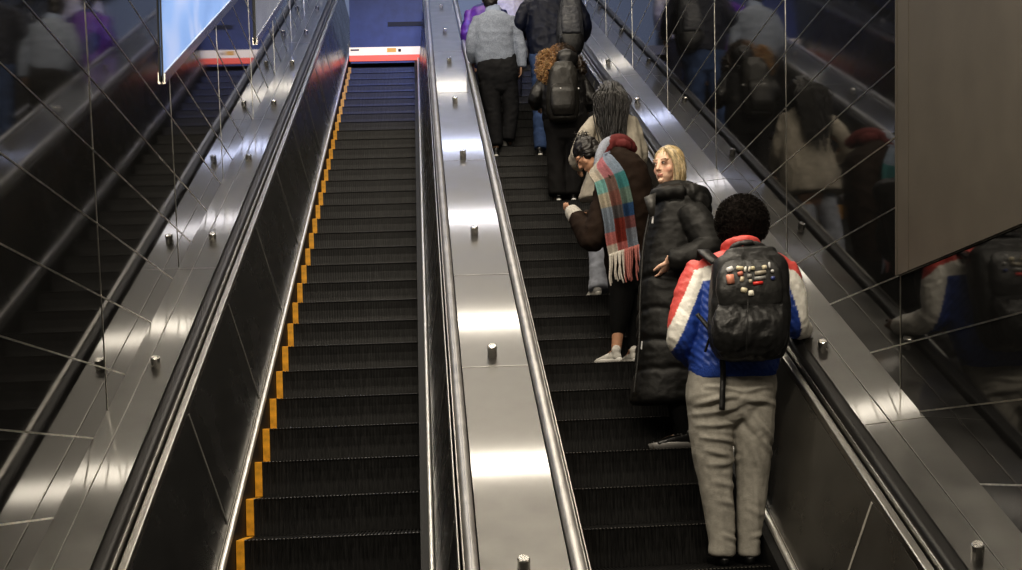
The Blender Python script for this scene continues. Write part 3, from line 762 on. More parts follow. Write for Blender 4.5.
BL = (.56, .435, .26)
bm = bmesh.new()
ell(bm, Pf(0, -.024, .040), .090, .098, .092, hl_, hfv, hu_)
for q, sh_ in ((-1, -.045), (1, -.006)):
    if q < 0: continue
    PfO = Pf; Pg = lambda x, y, z: PfO(x, y+sh_, z)
    loft(bm, [(Pg(q*.060, .012, .066), hl_*.024, hfv*.048), (Pg(q*.080, -.006, .01), hl_*.018, hfv*.046), (Pg(q*.085, -.012, -.05), hl_*.017, hfv*.044), (Pg(q*.078, -.010, -.105), hl_*.016, hfv*.040)], 14)
loft(bm, [(Pf(0, -.07, .05), hl_*.075, hfv*.045), (Pf(0, -.075, -.02), hl_*.082, hfv*.045), (Pf(0, -.07, -.10), hl_*.078, hfv*.040)], 16)
def bcol(co):
    d = co-Pf(0, 0, 0); x = d.dot(hl_); z = d.dot(hu_); y = d.dot(hfv)
    a = noise.noise(V((math.atan2(x, y)*7, z*4, 3))); b = .78+.55*a
    if z > .10: b *= .8
    return (BL[0]*b, BL[1]*b*.96, BL[2]*b*.85)
def cut(co, n):
    d = co-Pf(0, 0, 0); x, y, z = d.dot(hl_), d.dot(hfv), d.dot(hu_)
    return .004*math.sin(math.atan2(x, y)*26+z*10)*.7+.003*noise.noise(co*50)
hr = solid('bob_hair', bm, 'hair', W_, bcol, .006, 3, disp=cut)
bm = bmesh.new(); P_ = []
for _ in range(190):
    q = random.choice((-1, 1, 1)); a = random.uniform(.2 if q > 0 else 1.9, 2.9); r = random.uniform(.98, 1.06)
    x0 = q*random.uniform(.002, .02); t = (Pf(x0, .055-.05*a/1.0, .128-.02*abs(a-1)), Pf(q*.070*r*min(1, .55+.4*math.sin(a)), .062*math.cos(a*.9)+.012, .085), Pf(q*.094*r*(.7+.3*math.sin(a)), .060*math.cos(a)-.016, .01),
          Pf(q*.097*r*(.65+.35*math.sin(a)), .058*math.cos(a)-.020, -.05), Pf(q*.086*r*(.7+.3*math.sin(a)), .054*math.cos(a)-.014, -.100-.012*random.random()))
    P_.append((t, .0032, .0014))
strands(bm, P_); solid('hair_lock', bm, 'hair', hr, lambda co: tuple(c*(.75+.7*noise.noise(co*V((60, 60, 12)).x if False else V((co.x*90, co.y*90, co.z*12)))) for c in (.72, .58, .37)), None)
COAT = (.0150, .0145, .0135)
bm = bmesh.new()
F.rows(bm, [(661, 698, 196, .0, .13), (655, 705, 206, .0, .17), (649, 706, 222, 0, .18), (645, 704, 240, 0, .18), (642, 703, 262, 0, .18), (639, 704, 300, 0, .19), (638, 706, 340, 0, .20), (636, 707, 372, 0, .20), (632, 705, 392, .0, .20), (632, 704, 400, 0, .20)], e=2.5)
F.T(bm, [(690, 213, -.14, 15), (702, 230, -.20, 15), (709, 246, -.24, 13.5), (700, 253, -.265, 12.5), (684, 258.5, -.275, 11), (673, 260, -.26, 9.5)])
F.T(bm, [(676, 215, .17, 14), (690, 252, .18, 12), (664, 275, .14, 10)])
def puff(co, n):
    x, y = F.px(co); z = 0
    for yy in (282, 314, 344, 372): z = max(z, math.exp(-((y-yy-.06*(x-670)+3*noise.noise(V((x*.05, yy, 0))))/3.0)**2))
    return .006-.014*z+wp(co, n)
wp = wrinkle(12, 10, 20, .006, 11)
coat = solid('long_coat', bm, 'puffer', W_, tint(COAT, .2, 12), .010, 2, disp=puff)
bm = bmesh.new()
R = [(F.p(a, b, c), r*k) for a, b, c, r in ((655, 194, -.06, 5), (663, 194, -.12, 6.5), (677, 192, -.15, 8), (692, 194, -.12, 11), (699, 199, .0, 13), (692, 195, .12, 11), (676, 192, .14, 8), (660, 194, .09, 6.5), (655, 194, -.02, 5))]
tube(bm, R, 14, sub=3); F.E(bm, 696, 205, -.04, 12.5, 19, .15, -.5)
F.rows(bm, [(653, 696, 203, 0, .13), (653, 697, 192, 0, .12), (658, 694, 186, .01, .11)])
solid('hood', bm, 'puffer', coat, tint(COAT, .2, 12), .010, 3, disp=wrinkle(14, 14, 14, .008, 2))
bm = bmesh.new(); F.T(bm, [(651, 207, -.145, 1.2), (647, 226, -.150, 1.1), (643, 250, -.145, 1.1), (640, 300, -.14, 1.1), (639, 345, -.14, 1.1), (634, 392, -.14, 1.1)], 8, sub=3)
solid('front_zip', bm, 'nylon', coat, (.035, .034, .032), None)
bm = bmesh.new(); F.T(bm, [(653, 217, -.19, .9), (652.5, 223, -.195, 1.1)], 8, sub=1); F.T(bm, [(642, 342, -.17, .7), (641.5, 349, -.17, .8)], 8, sub=1)
solid('zip_pull', bm, 'plastic', coat, (.6, .6, .6), None)
bm = bmesh.new(); q_ = [F.p(644, 197, -.17), F.p(656, 192, -.17), F.p(655, 215, -.21), F.p(650, 217, -.20)]; hexa(bm, [a+V((0, .012, 0)) for a in q_]+q_); bmesh.ops.bevel(bm, geom=list(bm.edges), offset=.003, segments=2, affect='EDGES'); solid('collar_flap', bm, 'nylon', coat, (.055, .053, .05), None)
bm = bmesh.new()
F.T(bm, [(676, 385, -.08, 12), (682, 412, -.075, 9.5), (687, 440, -.07, 8)]); F.T(bm, [(674, 385, .09, 12), (679, 412, .09, 9.5), (683, 438, .09, 8)])
solid('trousers', bm, 'cloth', W_, (.010, .010, .010), .010, 2, disp=wrinkle(12, 12, 18, .006, 3))
for dy, x in ((-.09, 698), (.085, 694)):
    p = F.p(x, 450, dy); shoe(W_, V((p.x, YT(2)+dy, g)), V((-1, -.05 if dy < 0 else .08, 0)), .275, (.014, .013, .013), (.30, .29, .28))

# ------------------------------------------------------------------ 3. bowed rider with the plaid scarf
F = Fig(5); g = F.z; k = F.k()
J = joints(F, dict(head=(588, 155, -.02), neck=(603, 166, .02), sl=(607, 182, -.13), sr=(633, 176, .12), el=(597, 236, -.16), er=(612, 232, .20), wl=(577, 217, .0), wr=(580, 216, .16),
     hl=(621, 276, -.05), hr=(636, 274, .05), kl=(620, 312, -.02), kr=(636, 312, .08), al=(616, 352, .0), ar=(633, 352, .08)))
J['tl'] = J['al']+V((-.075, .075, -.04)); J['tr'] = J['ar']+V((-.04, .10, -.04))
J['headup'] = V((-.55, .1, .8))
SK3 = (.55, .31, .20)
S_, PS = body('person', J, 'person bowing a dark-haired head, brown jacket, plaid scarf over the shoulder, black leggings', SK3, V((-.72, .05, -.62)), voxel=.006, hands=[(J['wl'], V((.25, .9, .35)), V((.7, -.2, .5)), V((.4, .3, -.8)), .85, .8)], facing=V((-.7, .7, 0)), base=V((F.p(624, 360).x, YT(5), g)), thin=.86, ears=False)
Ps, l3, f3, u3 = PS
DH = (.014, .011, .010)
bm = bmesh.new(); ell(bm, Ps(0, -.018, .034), .088, .100, .092, l3, f3, u3); ell(bm, Ps(0, -.05, -.03), .078, .06, .07, l3, f3, u3)
ell(bm, Ps(-.03, -.045, .115), .045, .045, .04, l3, f3, u3); ell(bm, Ps(.06, .0, -.005), .03, .045, .04, l3, f3, u3)
h3 = solid('tied_hair', bm, 'hair', S_, tint(DH, .5, 40), .008, 2, disp=lambda co, n: .006*noise.noise(co*35)+.004*math.sin(noise.noise(co*9)*30))
bm = bmesh.new(); c = Ps(-.03, -.05, .12); curls(bm, c, (.045, .045, .04), 60, .003, .013); solid('hair_bun', bm, 'hair', h3, tint((.022, .017, .015), .5, 40), None)
bm = bmesh.new()
for q in (-1, 1): tube(bm, [(Ps(q*.076, .0, .004), .003), (Ps(q*.074, .06, .006), .003), (Ps(q*.055, .098, .004), .003), (Ps(q*.032, .108, -.008), .003), (Ps(q*.012, .110, .002), .003)], 6, up=u3, sub=3)
solid('glasses', bm, 'plastic', S_, (.01, .01, .01), None)
BR = (.026, .0155, .0105)
bm = bmesh.new()
F.rows(bm, [(604, 628, 152, .02, .10), (600, 640, 160, .02, .15), (599, 648, 172, .02, .17), (600, 651, 190, .02, .165), (602, 650, 220, .02, .15), (605, 648, 255, .02, .15), (607, 647, 272, .02, .145)], yaw=-.3)
F.T(bm, [(609, 178, -.13, 11.5), (603, 205, -.16, 11.5), (597, 232, -.18, 12), (592, 240, -.16, 12), (585, 230, -.10, 11), (577, 218, -.03, 8.5)])
F.T(bm, [(633, 176, .12, 10), (615, 225, .22, 10), (584, 217, .17, 8)])
jb = solid('jacket', bm, 'cloth', S_, tint(BR, .3, 14), .010, 2, disp=wrinkle(9, 9, 13, .010, 21))
bm = bmesh.new(); F.T(bm, [(577.5, 219, -.03, 8.6), (573, 213, -.005, 8.2), (571.5, 210, .01, 7)], 14, sub=2); solid('cuff', bm, 'knit', jb, (.55, .52, .47), .007, 1)
bm = bmesh.new(); F.T(bm, [(602, 163, -.1, 5), (606, 148, -.06, 6), (616, 141, .0, 7), (626, 143, .06, 7), (632, 150, .12, 6)], 12); F.E(bm, 622, 146, .0, 10, 6, .08, .3)
solid('hood', bm, 'cloth', jb, (.15, .035, .035), .009, 2, disp=wrinkle(20, 20, 20, .006, 5))
bm = bmesh.new(); F.T(bm, [(597, 168, -.10, 4), (600, 155, -.10, 5), (606, 144, -.06, 5.5), (616, 139, .02, 5)], 12); solid('shirt_collar', bm, 'knit', jb, (.34, .36, .42), .008, 2)
bm = bmesh.new(); F.rows(bm, [(607, 648, 258, .02, .13), (607, 648, 272, .02, .14), (609, 646, 290, .02, .12)])
F.T(bm, [(623, 266, -.05, 14.5), (622, 290, -.05, 13), (620.5, 312, -.03, 10.5), (618.5, 326, -.01, 8.6), (617.5, 335, 0, 6.2)]); F.T(bm, [(637, 268, .05, 13), (637, 290, .06, 12), (636, 312, .08, 9.5), (634, 334, .08, 6.5), (633, 348, .08, 6)])
solid('leggings', bm, 'cloth', S_, (.012, .012, .012), .009, 2)
for x, dy, d in ((621.5, -.09, V((-.62, .78, 0))), (637.5, -.0, V((-.3, .95, 0)))):
    p = F.p(x+.5, 362, dy); shoe(S_, V((p.x, YT(5)+dy, g)), d, .25, tint((.58, .56, .52), .3, 40), (.78, .76, .72), (.03, .03, .03), mt='cloth', high=.01)
# the scarf: a folded plaid band
TA = [[tuple(c*.72 for c in q) for q in w_] for w_ in [[(.56, .52, .45), (.56, .50, .42), (.20, .40, .38), (.42, .37, .29), (.24, .28, .34), (.24, .28, .34), (.55, .21, .20), (.62, .57, .50)],
      [(.50, .20, .23), (.40, .17, .19), (.17, .11, .095), (.19, .085, .07), (.09, .085, .09), (.19, .035, .025), (.21, .035, .025), (.50, .18, .17)],
      [(.30, .35, .44), (.26, .32, .40), (.06, .21, .22), (.14, .20, .17), (.03, .075, .17), (.22, .09, .09), (.24, .26, .31), (.26, .30, .36)]]]
LE = [(589, 173, -.20), (595, 184, -.24), (600, 203, -.29), (604, 222, -.29), (606, 240, -.27), (609, 256, -.25)]
RE = [(613, 156, -.13), (625, 172, -.17), (632, 195, -.20), (635, 216, -.21), (637, 232, -.20), (639, 246, -.19)]
LE = catmull([(607, 150, -.05), (596, 163, -.14)]+LE, 7); RE = catmull([(622, 148, .02), (608, 152, -.09)]+RE, 7)
def sp(u, v):
    m = v*(len(LE)-1); a = min(int(m), len(LE)-2); t = m-a
    l = [x+(y-x)*t for x, y in zip(LE[a], LE[a+1])]; r = [x+(y-x)*t for x, y in zip(RE[a], RE[a+1])]
    q = [x+(y-x)*u for x, y in zip(l, r)]; q[2] += -.03*math.sin(u*PI)-.018*math.cos(u*3*2*PI)*min(1, v*2); return q
def scol(u, v):
    c = min(2, int(u*3)); t = max(0, (v-.22)/.78)*8; return TA[c][min(7, int(t))]
bm = bmesh.new(); nu, nv = 48, 110; grid = []; cols = []
for a in range(nv+1):
    row = []
    for b in range(nu+1): row.append(bm.verts.new(F.p(*sp(b/nu, a/nv)))); cols.append(scol(min(.999, b/nu), min(.999, a/nv)))
    grid.append(row)
for a in range(nv):
    for b in range(nu): bm.faces.new((grid[a][b], grid[a+1][b], grid[a+1][b+1], grid[a][b+1]))
me = bpy.data.meshes.new('scarf'); bm.to_mesh(me); bm.free()
at = me.color_attributes.new('Col', 'FLOAT_COLOR', 'POINT'); at.data.foreach_set('color', [x for c in cols for x in (*c, 1)])
sc = obj('scarf', me, M['knit'], S_, smooth=True); md = sc.modifiers.new('thick', 'SOLIDIFY'); md.thickness = .012
bm = bmesh.new(); fr = []
for q in range(15):
    u = (q+.5)/15; a = sp(u, 1.0); p = F.p(*a); ln = (27 if u < .55 else 32)*k*(.85+.3*random.random()); sw = random.uniform(-.02, .02)
    fr.append(((p+V((0, -.01, .01)), p+V((sw*.4, -.012, -ln*.4)), p+V((sw, -.006, -ln*.75)), p+V((sw*1.3+.01, 0, -ln))), .0085, .006))
strands(bm, fr, 6)
solid('fringe', bm, 'knit', sc, lambda co: (.62, .58, .52) if F.px(co)[0] < 618.5 else ((.45, .18, .16) if F.px(co)[0] < 634 else (.2, .22, .27)), None)

# ------------------------------------------------------------------ 4. rider with long dark hair and a pale coat
def back_figure(F, label, skin, Jd, headf=V((0, 1, .05)), voxel=.009, s=.95, hands=(), base_px=None, thin=.88):
    J = joints(F, Jd)
    J['tl'] = J['al']+V((-.02, .11, -.05)); J['tr'] = J['ar']+V((.03, .11, -.05))
    b = F.p(*base_px); o, P = body('person', J, label, skin, headf, voxel=voxel, s=s, base=V((b.x, F.Y+SHIFT.y, F.z)), thin=thin, ears=False,
        hands=[h if isinstance(h[0], Vector) else (J[h[0]], *h[1:]) for h in hands]); return o, J, P
F = Fig(8); g = F.z; k = F.k()
A_, J, P4 = back_figure(F, 'person with long wavy dark hair over a pale beige coat, seen from behind', (.5, .3, .2), dict(head=(611, 100, .02), neck=(612, 118, .02), sl=(598, 126, 0), sr=(629, 126, 0), el=(580, 150, -.08), er=(638, 152, .02), wl=(579, 165, .08), wr=(636, 172, .2),
    hl=(604, 196, 0), hr=(622, 196, 0), kl=(600, 240, .02), kr=(622, 240, .03), al=(599, 284, 0), ar=(620, 284, .05)), base_px=(610, 292))
PALE = (.44, .40, .335)
bm = bmesh.new()
F.rows(bm, [(602, 622, 113, .01, .08), (594, 632, 119, .0, .11), (591, 638, 130, 0, .13), (590, 641, 150, 0, .14), (586, 643, 175, 0, .15), (579, 644, 198, 0, .16)])
F.T(bm, [(600, 119, 0, 7.5), (590, 130, -.06, 8), (580, 146, -.10, 7.5), (576, 158, -.06, 7), (578, 166, .08, 6)]); F.T(bm, [(630, 121, 0, 7.5), (637, 140, 0, 7.5), (641, 155, .04, 7), (637, 170, .18, 6)])
solid('coat', bm, 'cloth', A_, tint(PALE, .25, 10), .010, 2, disp=wrinkle(13, 13, 5, .012, 13))
bm = bmesh.new(); F.T(bm, [(602, 192, 0, 9.5), (599, 225, .0, 9.5), (597.5, 255, .0, 8.6), (598.5, 275, -.01, 8.8), (599.5, 289, -.04, 11)]); F.T(bm, [(621, 192, .02, 9.5), (622, 235, .03, 9), (621, 282, .05, 8.5)])
solid('jeans', bm, 'cloth', A_, tint((.38, .40, .46), .25, 14), .010, 2, disp=wrinkle(12, 12, 20, .006, 4))
for x, dy in ((600, -.12), (622, -.06)):
    p = F.p(x, 292, dy); shoe(A_, V((p.x, F.Y+SHIFT.y+dy, g)), V((-.22, 1, 0)), .26, (.5, .49, .47), (.66, .64, .60), mt='cloth')
bm = bmesh.new(); F.E(bm, 611, 100, .0, 17, 20.5, .13); F.E(bm, 612, 116, -.09, 14, 18, .07)
h4 = solid('long_hair', bm, 'hair', A_, tint((.010, .009, .008), .7, 30), .008, 2, disp=lambda co, n: .008*noise.noise(V((co.x*30, co.y*30, co.z*9)))+.005*math.sin(co.x*220+noise.noise(co*9)*14))
bm = bmesh.new(); P_ = []
for q in range(230):
    u = random.uniform(-1, 1); e = 134+random.uniform(-10, 12); x = 611+u*16
    if random.random() < .12: e += 14
    w = random.uniform(-2.6, 2.6); ph = random.random()*6
    pts = [F.p(611+u*4, 80.5+4*abs(u), -.02+random.uniform(-.03, .02))]
    for t in (.2, .38, .55, .72, .88, 1): pts.append(F.p(611+u*(4+14*min(1, t*2.6))*(1-.42*max(0, t-.45)/.55)+w*math.sin(ph+t*7)+t*1.5, 80.5+(e-80.5)*t, -.10*min(1, t*3)-.075-.03*random.random()-.05*(1-abs(u))))
    P_.append((pts, .0065, .003))
strands(bm, P_); solid('hair_lock', bm, 'hair', h4, tint((.017, .015, .014), .9, 45), None)

# ------------------------------------------------------------------ 5. curly-haired rider with the plain black backpack
F = Fig(14); g = F.z; k = F.k()
B_, J, P5 = back_figure(F, 'person with curly auburn hair in a black jacket and wide black trousers', (.5, .3, .2), dict(head=(563, 59, .03), neck=(563, 72, .02), sl=(549, 79, 0), sr=(577, 79, 0), el=(537, 96, -.02), er=(590, 98, .0), wl=(538, 106, .18), wr=(588, 108, .2),
    hl=(556, 126, 0), hr=(573, 126, 0), kl=(557, 160, .02), kr=(573, 160, .03), al=(558, 191, 0), ar=(573, 191, .02)), base_px=(565, 200), s=.9)
bm = bmesh.new()
F.rows(bm, [(554, 572, 68, .01, .09), (546, 580, 74, .0, .12), (541, 585, 86, 0, .14), (542, 586, 105, 0, .14), (543, 587, 120, 0, .14)])
F.T(bm, [(547, 77, 0, 6.5), (539, 90, -.02, 7), (535, 99, -.02, 6.5), (536, 105, .10, 6)]); F.T(bm, [(579, 77, 0, 6.5), (588, 92, 0, 6.5), (591, 101, .0, 6), (589, 107, .12, 5.5)])
F.E(bm, 567, 58, -.12, 11, 9, .06)
solid('jacket', bm, 'nylon', B_, (.012, .011, .011), .012, 2, disp=wrinkle(10, 10, 12, .010, 6))
bm = bmesh.new(); F.rows(bm, [(544, 587, 112, 0, .13), (544, 588, 124, 0, .14), (547, 586, 136, 0, .12)], capr=.09)
F.T(bm, [(556, 130, 0, 10.5), (557, 160, 0, 9.8), (558, 194, -.01, 9.2)]); F.T(bm, [(576, 130, 0, 10.5), (574, 160, 0, 9.8), (573, 194, .0, 9)])
solid('trousers', bm, 'cloth', B_, tint((.014, .013, .013), .2, 10), .012, 2, disp=wrinkle(10, 10, 6, .009, 8))
for x in (558, 573):
    p = F.p(x, 198); shoe(B_, V((p.x, F.Y+SHIFT.y-.075, g)), V((.03, 1, 0)), .25, (.012, .012, .012), (.85, .83, .8))
AUB = (.21, .118, .055)
bm = bmesh.new(); F.E(bm, 562, 57, .04, 12.5, 11.5, .12); F.E(bm, 547, 68, -.06, 9, 17, .09, .35); F.E(bm, 580, 70, -.0, 5.5, 13, .08)
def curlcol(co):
    x, y = F.px(co); a = noise.noise(co*45); t = max(0, min(1, (568-x)/16)); b = .55+1.3*max(0, a+.25)  # brighter to the left: light on that side painted into the hair
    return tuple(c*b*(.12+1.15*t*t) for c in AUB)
h5 = solid('curly_hair', bm, 'hair', B_, curlcol, .010, 1, disp=lambda co, n: .02*noise.noise(co*28)+.012*noise.noise(co*60))
bm = bmesh.new(); curls(bm, F.p(562, 57, .04), (12.5*k, .12, 11.5*k), 330, .0032, .014, -.5); curls(bm, F.p(547, 68, -.06), (9*k, .09, 17*k), 420, .0034, .015); curls(bm, F.p(580, 70, -.0), (5.5*k, .08, 13*k), 110, .003, .014)
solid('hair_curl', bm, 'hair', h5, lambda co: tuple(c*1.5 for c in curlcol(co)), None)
pk = backpack(F, [(553, 573, 66, .7), (549, 577, 72, .9), (547, 578, 88, 1), (546, 579, 108, 1), (549, 577, 118, .8)], -.24, .10, (.020, .018, .015), 'plain black backpack with two bright buckles below curly auburn hair', F.p(563, 118, -.2), folds=.005)
bm = bmesh.new(); F.rows(bm, [(552, 574, 85, -.33, .03), (550, 576, 92, -.345, .05), (550, 576, 106, -.345, .05), (553, 574, 114, -.33, .03)], e=3); solid('front_pocket', bm, 'nylon', pk, (.018, .016, .014), .010, 2)
for s_ in (551, 575): strap('shoulder_strap', [F.p(s_, 70, -.19), F.p(s_-(2 if s_ < 560 else -2), 70, -.05), F.p(s_, 76, .14), F.p(s_, 100, .16)], .05, .014, 'nylon', pk, (.015, .015, .015), V((0, -.6, 1)))
for x, y in ((560.5, 88.5), (578.5, 88.5)):
    bm = bmesh.new(); ell(bm, F.p(x, y, -.38 if x < 570 else -.30), .011, .008, .009); solid('buckle', bm, 'plastic', pk, (.85, .83, .8), None)

bm = bmesh.new(); curls(bm, F.p(546, 68, -.08), (9*k, .09, 17*k), 110, .0036, .015, -1, lambda d: d.y < .3); solid('lit_curl', bm, 'hair', h5, (.44, .28, .125), None)  # pale curls painting the lit left side
# ------------------------------------------------------------------ 6. tall rider in the navy jacket
F = Fig(18); g = F.z; k = F.k()
N_, J, _ = back_figure(F, 'tall person in a dark navy jacket and blue jeans beside the grey sweater', (.42, .25, .17), dict(head=(553, -17, .03), neck=(552, -3, .02), sl=(533, 4, 0), sr=(572, 4, 0), el=(522, 26, -.02), er=(584, 28, .0), wl=(524, 34, .22), wr=(582, 40, .2),
    hl=(542, 64, 0), hr=(561, 64, 0), kl=(541, 106, .03), kr=(562, 102, .08), al=(541, 147, 0), ar=(563, 140, .30)), base_px=(550, 155), s=1.05)
NV = (.003, .006, .022)
bm = bmesh.new()
F.rows(bm, [(541, 564, -6, .01, .09), (532, 573, 0, .0, .13), (526, 578, 12, 0, .15), (526, 579, 32, 0, .155), (528, 578, 46, 0, .15), (530, 577, 57, 0, .145)])
F.T(bm, [(531, 3, 0, 7.5), (523, 16, -.02, 7.5), (520, 26, -.01, 7), (523, 33, .14, 6)]); F.T(bm, [(574, 3, 0, 7.5), (583, 18, 0, 7), (585, 29, .02, 6.5), (582, 38, .16, 5.5)])
solid('jacket', bm, 'puffer', N_, tint(NV, .3, 10), .013, 2, disp=wrinkle(9, 9, 9, .012, 16))
bm = bmesh.new(); F.rows(bm, [(530, 575, 50, 0, .13), (529, 576, 60, 0, .14), (533, 572, 72, 0, .12)], capr=.09)
F.T(bm, [(542, 68, 0, 11), (541, 106, .02, 8.5), (541, 148, 0, 7)]); F.T(bm, [(562, 68, 0, 11), (563, 104, .06, 8.5), (563, 141, .28, 7)])
solid('jeans', bm, 'cloth', N_, tint((.055, .09, .19), .35, 12), .012, 2, disp=wrinkle(11, 11, 15, .007, 4))
p = F.p(540, 155); shoe(N_, V((p.x, F.Y+SHIFT.y-.085, g)), V((-.1, 1, 0)), .28, (.012, .012, .012), (.85, .83, .8))
p = F.p(563, 148, .2); shoe(N_, V((p.x, YT(19)-.15, ZT(19))), V((.05, 1, 0)), .28, (.012, .012, .012), (.85, .83, .8))
bm = bmesh.new(); ell(bm, F.p(553, -19, .01), .10, .11, .11); ell(bm, F.p(553, -14, -.02), .088, .085, .09)
solid('short_hair', bm, 'hair', N_, tint((.02, .016, .014), .4, 50), .010, 2, disp=lambda co, n: .006*noise.noise(co*50))
pk = backpack(F, [(565, 578, -6, .6), (561, 580, 2, .9), (558, 582, 18, 1), (557, 583, 34, 1), (560, 583, 46, .85), (566, 580, 51, .6)], -.24, .10, (.055, .058, .068), 'dark grey backpack with a black base hanging off the navy jacket', F.p(570, 50, -.2), folds=.009)
bm = bmesh.new(); F.rows(bm, [(562, 578, 8, -.33, .03), (561, 580, 20, -.345, .045), (562, 581, 32, -.335, .035)], e=3); solid('front_pocket', bm, 'nylon', pk, (.075, .078, .09), .010, 2, disp=wrinkle(16, 16, 30, .006, 3))
bm = bmesh.new(); F.rows(bm, [(557, 584, 37, -.24, .108), (560, 584, 46, -.24, .1), (566, 581, 52.5, -.24, .07)], e=3); solid('base_panel', bm, 'nylon', pk, (.010, .010, .011), .010, 2)
strap('shoulder_strap', [F.p(566, 0, -.2), F.p(566, -5, -.08), F.p(566, 0, .16), F.p(566, 30, .18)], .055, .014, 'nylon', pk, (.03, .03, .035), V((0, -.6, 1)))

# ------------------------------------------------------------------ 7. rider in the grey sweater
F = Fig(18, .02); g = F.z; k = F.k()
G_, J, _ = back_figure(F, 'person in a light grey sweater and black trousers climbing beside the centre deck', (.40, .24, .16), dict(head=(490, -1, .06), neck=(491, 13, .02), sl=(479, 22, 0), sr=(508, 22, 0), el=(473, 44, -.02), er=(520, 44, -.02), wl=(473, 62, .2), wr=(521, 66, -.03),
    hl=(488, 70, 0), hr=(508, 70, 0), kl=(494, 112, .05), kr=(510, 108, .10), al=(496, 147, 0), ar=(508, 137, .10)), base_px=(498, 156), voxel=.008,
    hands=[('wr', V((-.05, .12, -1)), V((0, 1, .1)), V((-1, 0, 0)), .95, .45)], s=1.0)
SW = (.31, .345, .42)
bm = bmesh.new()
F.rows(bm, [(485, 501, 13, .02, .08), (477, 511, 18, .0, .12), (473, 515, 30, 0, .15), (474, 514, 46, 0, .155), (476, 515, 60, 0, .15), (477, 516, 64, 0, .145)])
F.T(bm, [(479, 20, 0, 6.5), (473, 36, -.02, 6), (471.5, 50, .0, 5.5), (473, 60, .14, 4.5)]); F.T(bm, [(510, 20, 0, 6.8), (517, 36, -.02, 6.5), (521, 50, -.03, 6), (522, 66, -.03, 4.6)])
solid('sweater', bm, 'knit', G_, tint(SW, .12, 8), .012, 2, disp=wrinkle(9, 9, 10, .010, 26))
bm = bmesh.new(); F.rows(bm, [(484, 502, 15, .02, .085), (485, 501, 10, .03, .075), (486, 500, 7, .04, .07)]); solid('collar', bm, 'cloth', G_, (.36, .42, .55), .009, 2)
bm = bmesh.new(); F.rows(bm, [(479, 516, 58, 0, .13), (477, 518, 68, -.01, .15), (479, 518, 80, -.01, .14), (485, 513, 88, 0, .11)], capr=.09)
F.T(bm, [(489, 84, 0, 10.5), (493, 114, .02, 8.5), (496, 145, 0, 6.8)]); F.T(bm, [(508, 84, 0, 10), (511, 110, .05, 7.8), (508.5, 139, .06, 6.2)])
solid('trousers', bm, 'cloth', G_, tint((.020, .020, .022), .25, 10), .012, 2, disp=wrinkle(10, 10, 14, .008, 7))
p = F.p(496, 157); shoe(G_, V((p.x, YT(18)-.085, g)), V((-.05, 1, 0)), .28, (.012, .012, .012), (.88, .87, .84))
p = F.p(505, 147, .1); shoe(G_, V((p.x-.03, YT(19)-.20, ZT(19)+.075)), V((.35, 1, 0)), .27, (.012, .012, .012), (.88, .87, .84), pitch=-.75)
bm = bmesh.new(); ell(bm, F.p(490, -3, .045), .092, .105, .10); ell(bm, F.p(490.5, 3, .02), .078, .07, .075)
solid('short_hair', bm, 'hair', G_, tint((.018, .015, .014), .4, 50), .010, 2, disp=lambda co, n: .006*noise.noise(co*50))

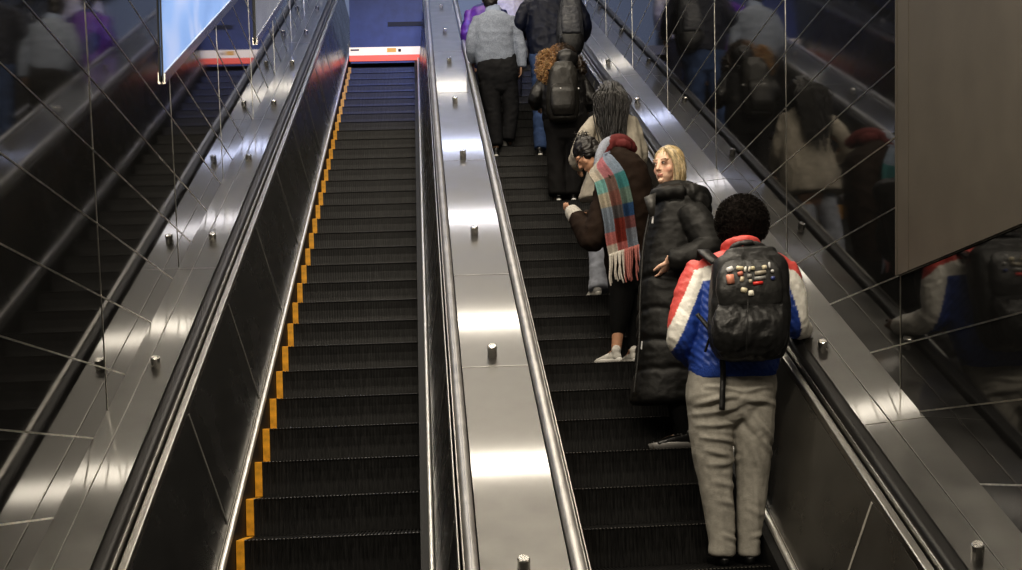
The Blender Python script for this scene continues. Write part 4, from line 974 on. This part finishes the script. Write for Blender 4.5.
# ------------------------------------------------------------------ 8, 9. two riders further up, cut by the top of the picture
def far_rider(F, cx, ty, label, top, top2, legs, skin, hairc, w=17):
    """ty = image row of the shoulders"""
    k = F.k(); h = lambda m: m/k
    o, J, _ = back_figure(F, label, skin, dict(head=(cx, ty-h(.20), .03), neck=(cx, ty-h(.05), .02), sl=(cx-h(.17), ty+h(.03), 0), sr=(cx+h(.17), ty+h(.03), 0), el=(cx-h(.22), ty+h(.30), -.02), er=(cx+h(.22), ty+h(.30), -.02),
        wl=(cx-h(.2), ty+h(.48), .14), wr=(cx+h(.2), ty+h(.48), .14), hl=(cx-h(.09), ty+h(.56), 0), hr=(cx+h(.09), ty+h(.56), 0), kl=(cx-h(.09), ty+h(.98), .03), kr=(cx+h(.09), ty+h(.98), .03),
        al=(cx-h(.09), ty+h(1.36), 0), ar=(cx+h(.09), ty+h(1.36), 0)), base_px=(cx, ty+h(1.45)), voxel=.012, s=.98)
    X = lambda m, y, dy=0, d=.13: (cx-h(m), cx+h(m), ty+h(y), dy, d)
    bm = bmesh.new(); F.rows(bm, [X(.09, -.05, .01, .09), X(.18, .0, 0, .12), X(.21, .12, 0, .15), X(.20, .35, 0, .15), X(.205, .62, 0, .15)])
    for q in (-1, 1): F.T(bm, [(cx+q*h(.18), ty+h(.04), 0, h(.07)), (cx+q*h(.235), ty+h(.28), -.02, h(.065)), (cx+q*h(.21), ty+h(.46), .12, h(.05))])
    solid('jacket', bm, 'nylon', o, lambda co: top if noise.noise(co*4) > -.1 else top2, .014, 2, disp=wrinkle(9, 9, 9, .012, cx))
    bm = bmesh.new(); F.rows(bm, [X(.17, .52, 0, .12), X(.18, .62, 0, .13), X(.155, .72, 0, .11)], capr=.09)
    for q in (-1, 1): F.T(bm, [(cx+q*h(.09), ty+h(.66), 0, h(.10)), (cx+q*h(.09), ty+h(1.0), .02, h(.08)), (cx+q*h(.09), ty+h(1.36), 0, h(.068))])
    solid('trousers', bm, 'cloth', o, legs, .014, 2, disp=wrinkle(10, 10, 12, .008, 2))
    b = BASE[o.name]
    for q in (-1, 1): shoe(o, V((b.x+q*.09, b.y-.07, F.z)), V((q*.06, 1, 0)), .27, (.02, .02, .02), (.3, .3, .3))
    bm = bmesh.new(); ell(bm, F.p(cx, ty-h(.215), .01), .092, .105, .105); ell(bm, F.p(cx, ty-h(.17), -.02), .08, .07, .08)
    solid('short_hair', bm, 'hair', o, hairc, .012, 2, disp=lambda co, n: .006*noise.noise(co*50))
def far_at(i, cx):
    F = Fig(i); k = F.k(); p = F.p(cx, 60)
    # shoulder row for a stature of 1.72 m standing on tread i
    top = F.z+1.42
    lo, hi = -80, 200
    for _ in range(40):
        mid = (lo+hi)/2
        if F.p(cx, mid).z > top: lo = mid
        else: hi = mid
    return F, mid
F, ty = far_at(22, 486); far_rider(F, 486, ty, 'person in a purple jacket standing above the grey sweater, head out of view', (.11, .025, .16), (.02, .025, .08), (.02, .02, .03), (.4, .25, .18), (.02, .016, .014))
F, ty = far_at(25, 509); far_rider(F, 509, ty, 'person in a pale jacket highest up the right-hand escalator, mostly cut off', (.52, .50, .56), (.40, .38, .46), (.03, .03, .04), (.45, .28, .2), (.03, .022, .016))


# ------------------------------------------------------------------ camera
cam = bpy.data.cameras.new('camera'); cam.sensor_width = 36; cam.lens = F_PX*36/1022; cam.clip_start = .05
co = bpy.data.objects.new('camera', cam); C.objects.link(co)
col = lambda k: V((AX[k], AY[k], AZ[k]))
r_, d_, f_ = col(0), col(1), col(2)
mt = Matrix(((r_.x, -d_.x, -f_.x, 0), (r_.y, -d_.y, -f_.y, 0), (r_.z, -d_.z, -f_.z, SHIFT.z), (0, 0, 0, 1)))
co.matrix_world = mt
bpy.context.scene.camera = co
vs = bpy.context.scene.view_settings; vs.view_transform = 'Standard'; vs.look = 'Medium High Contrast'; vs.exposure = 0; vs.gamma = 1
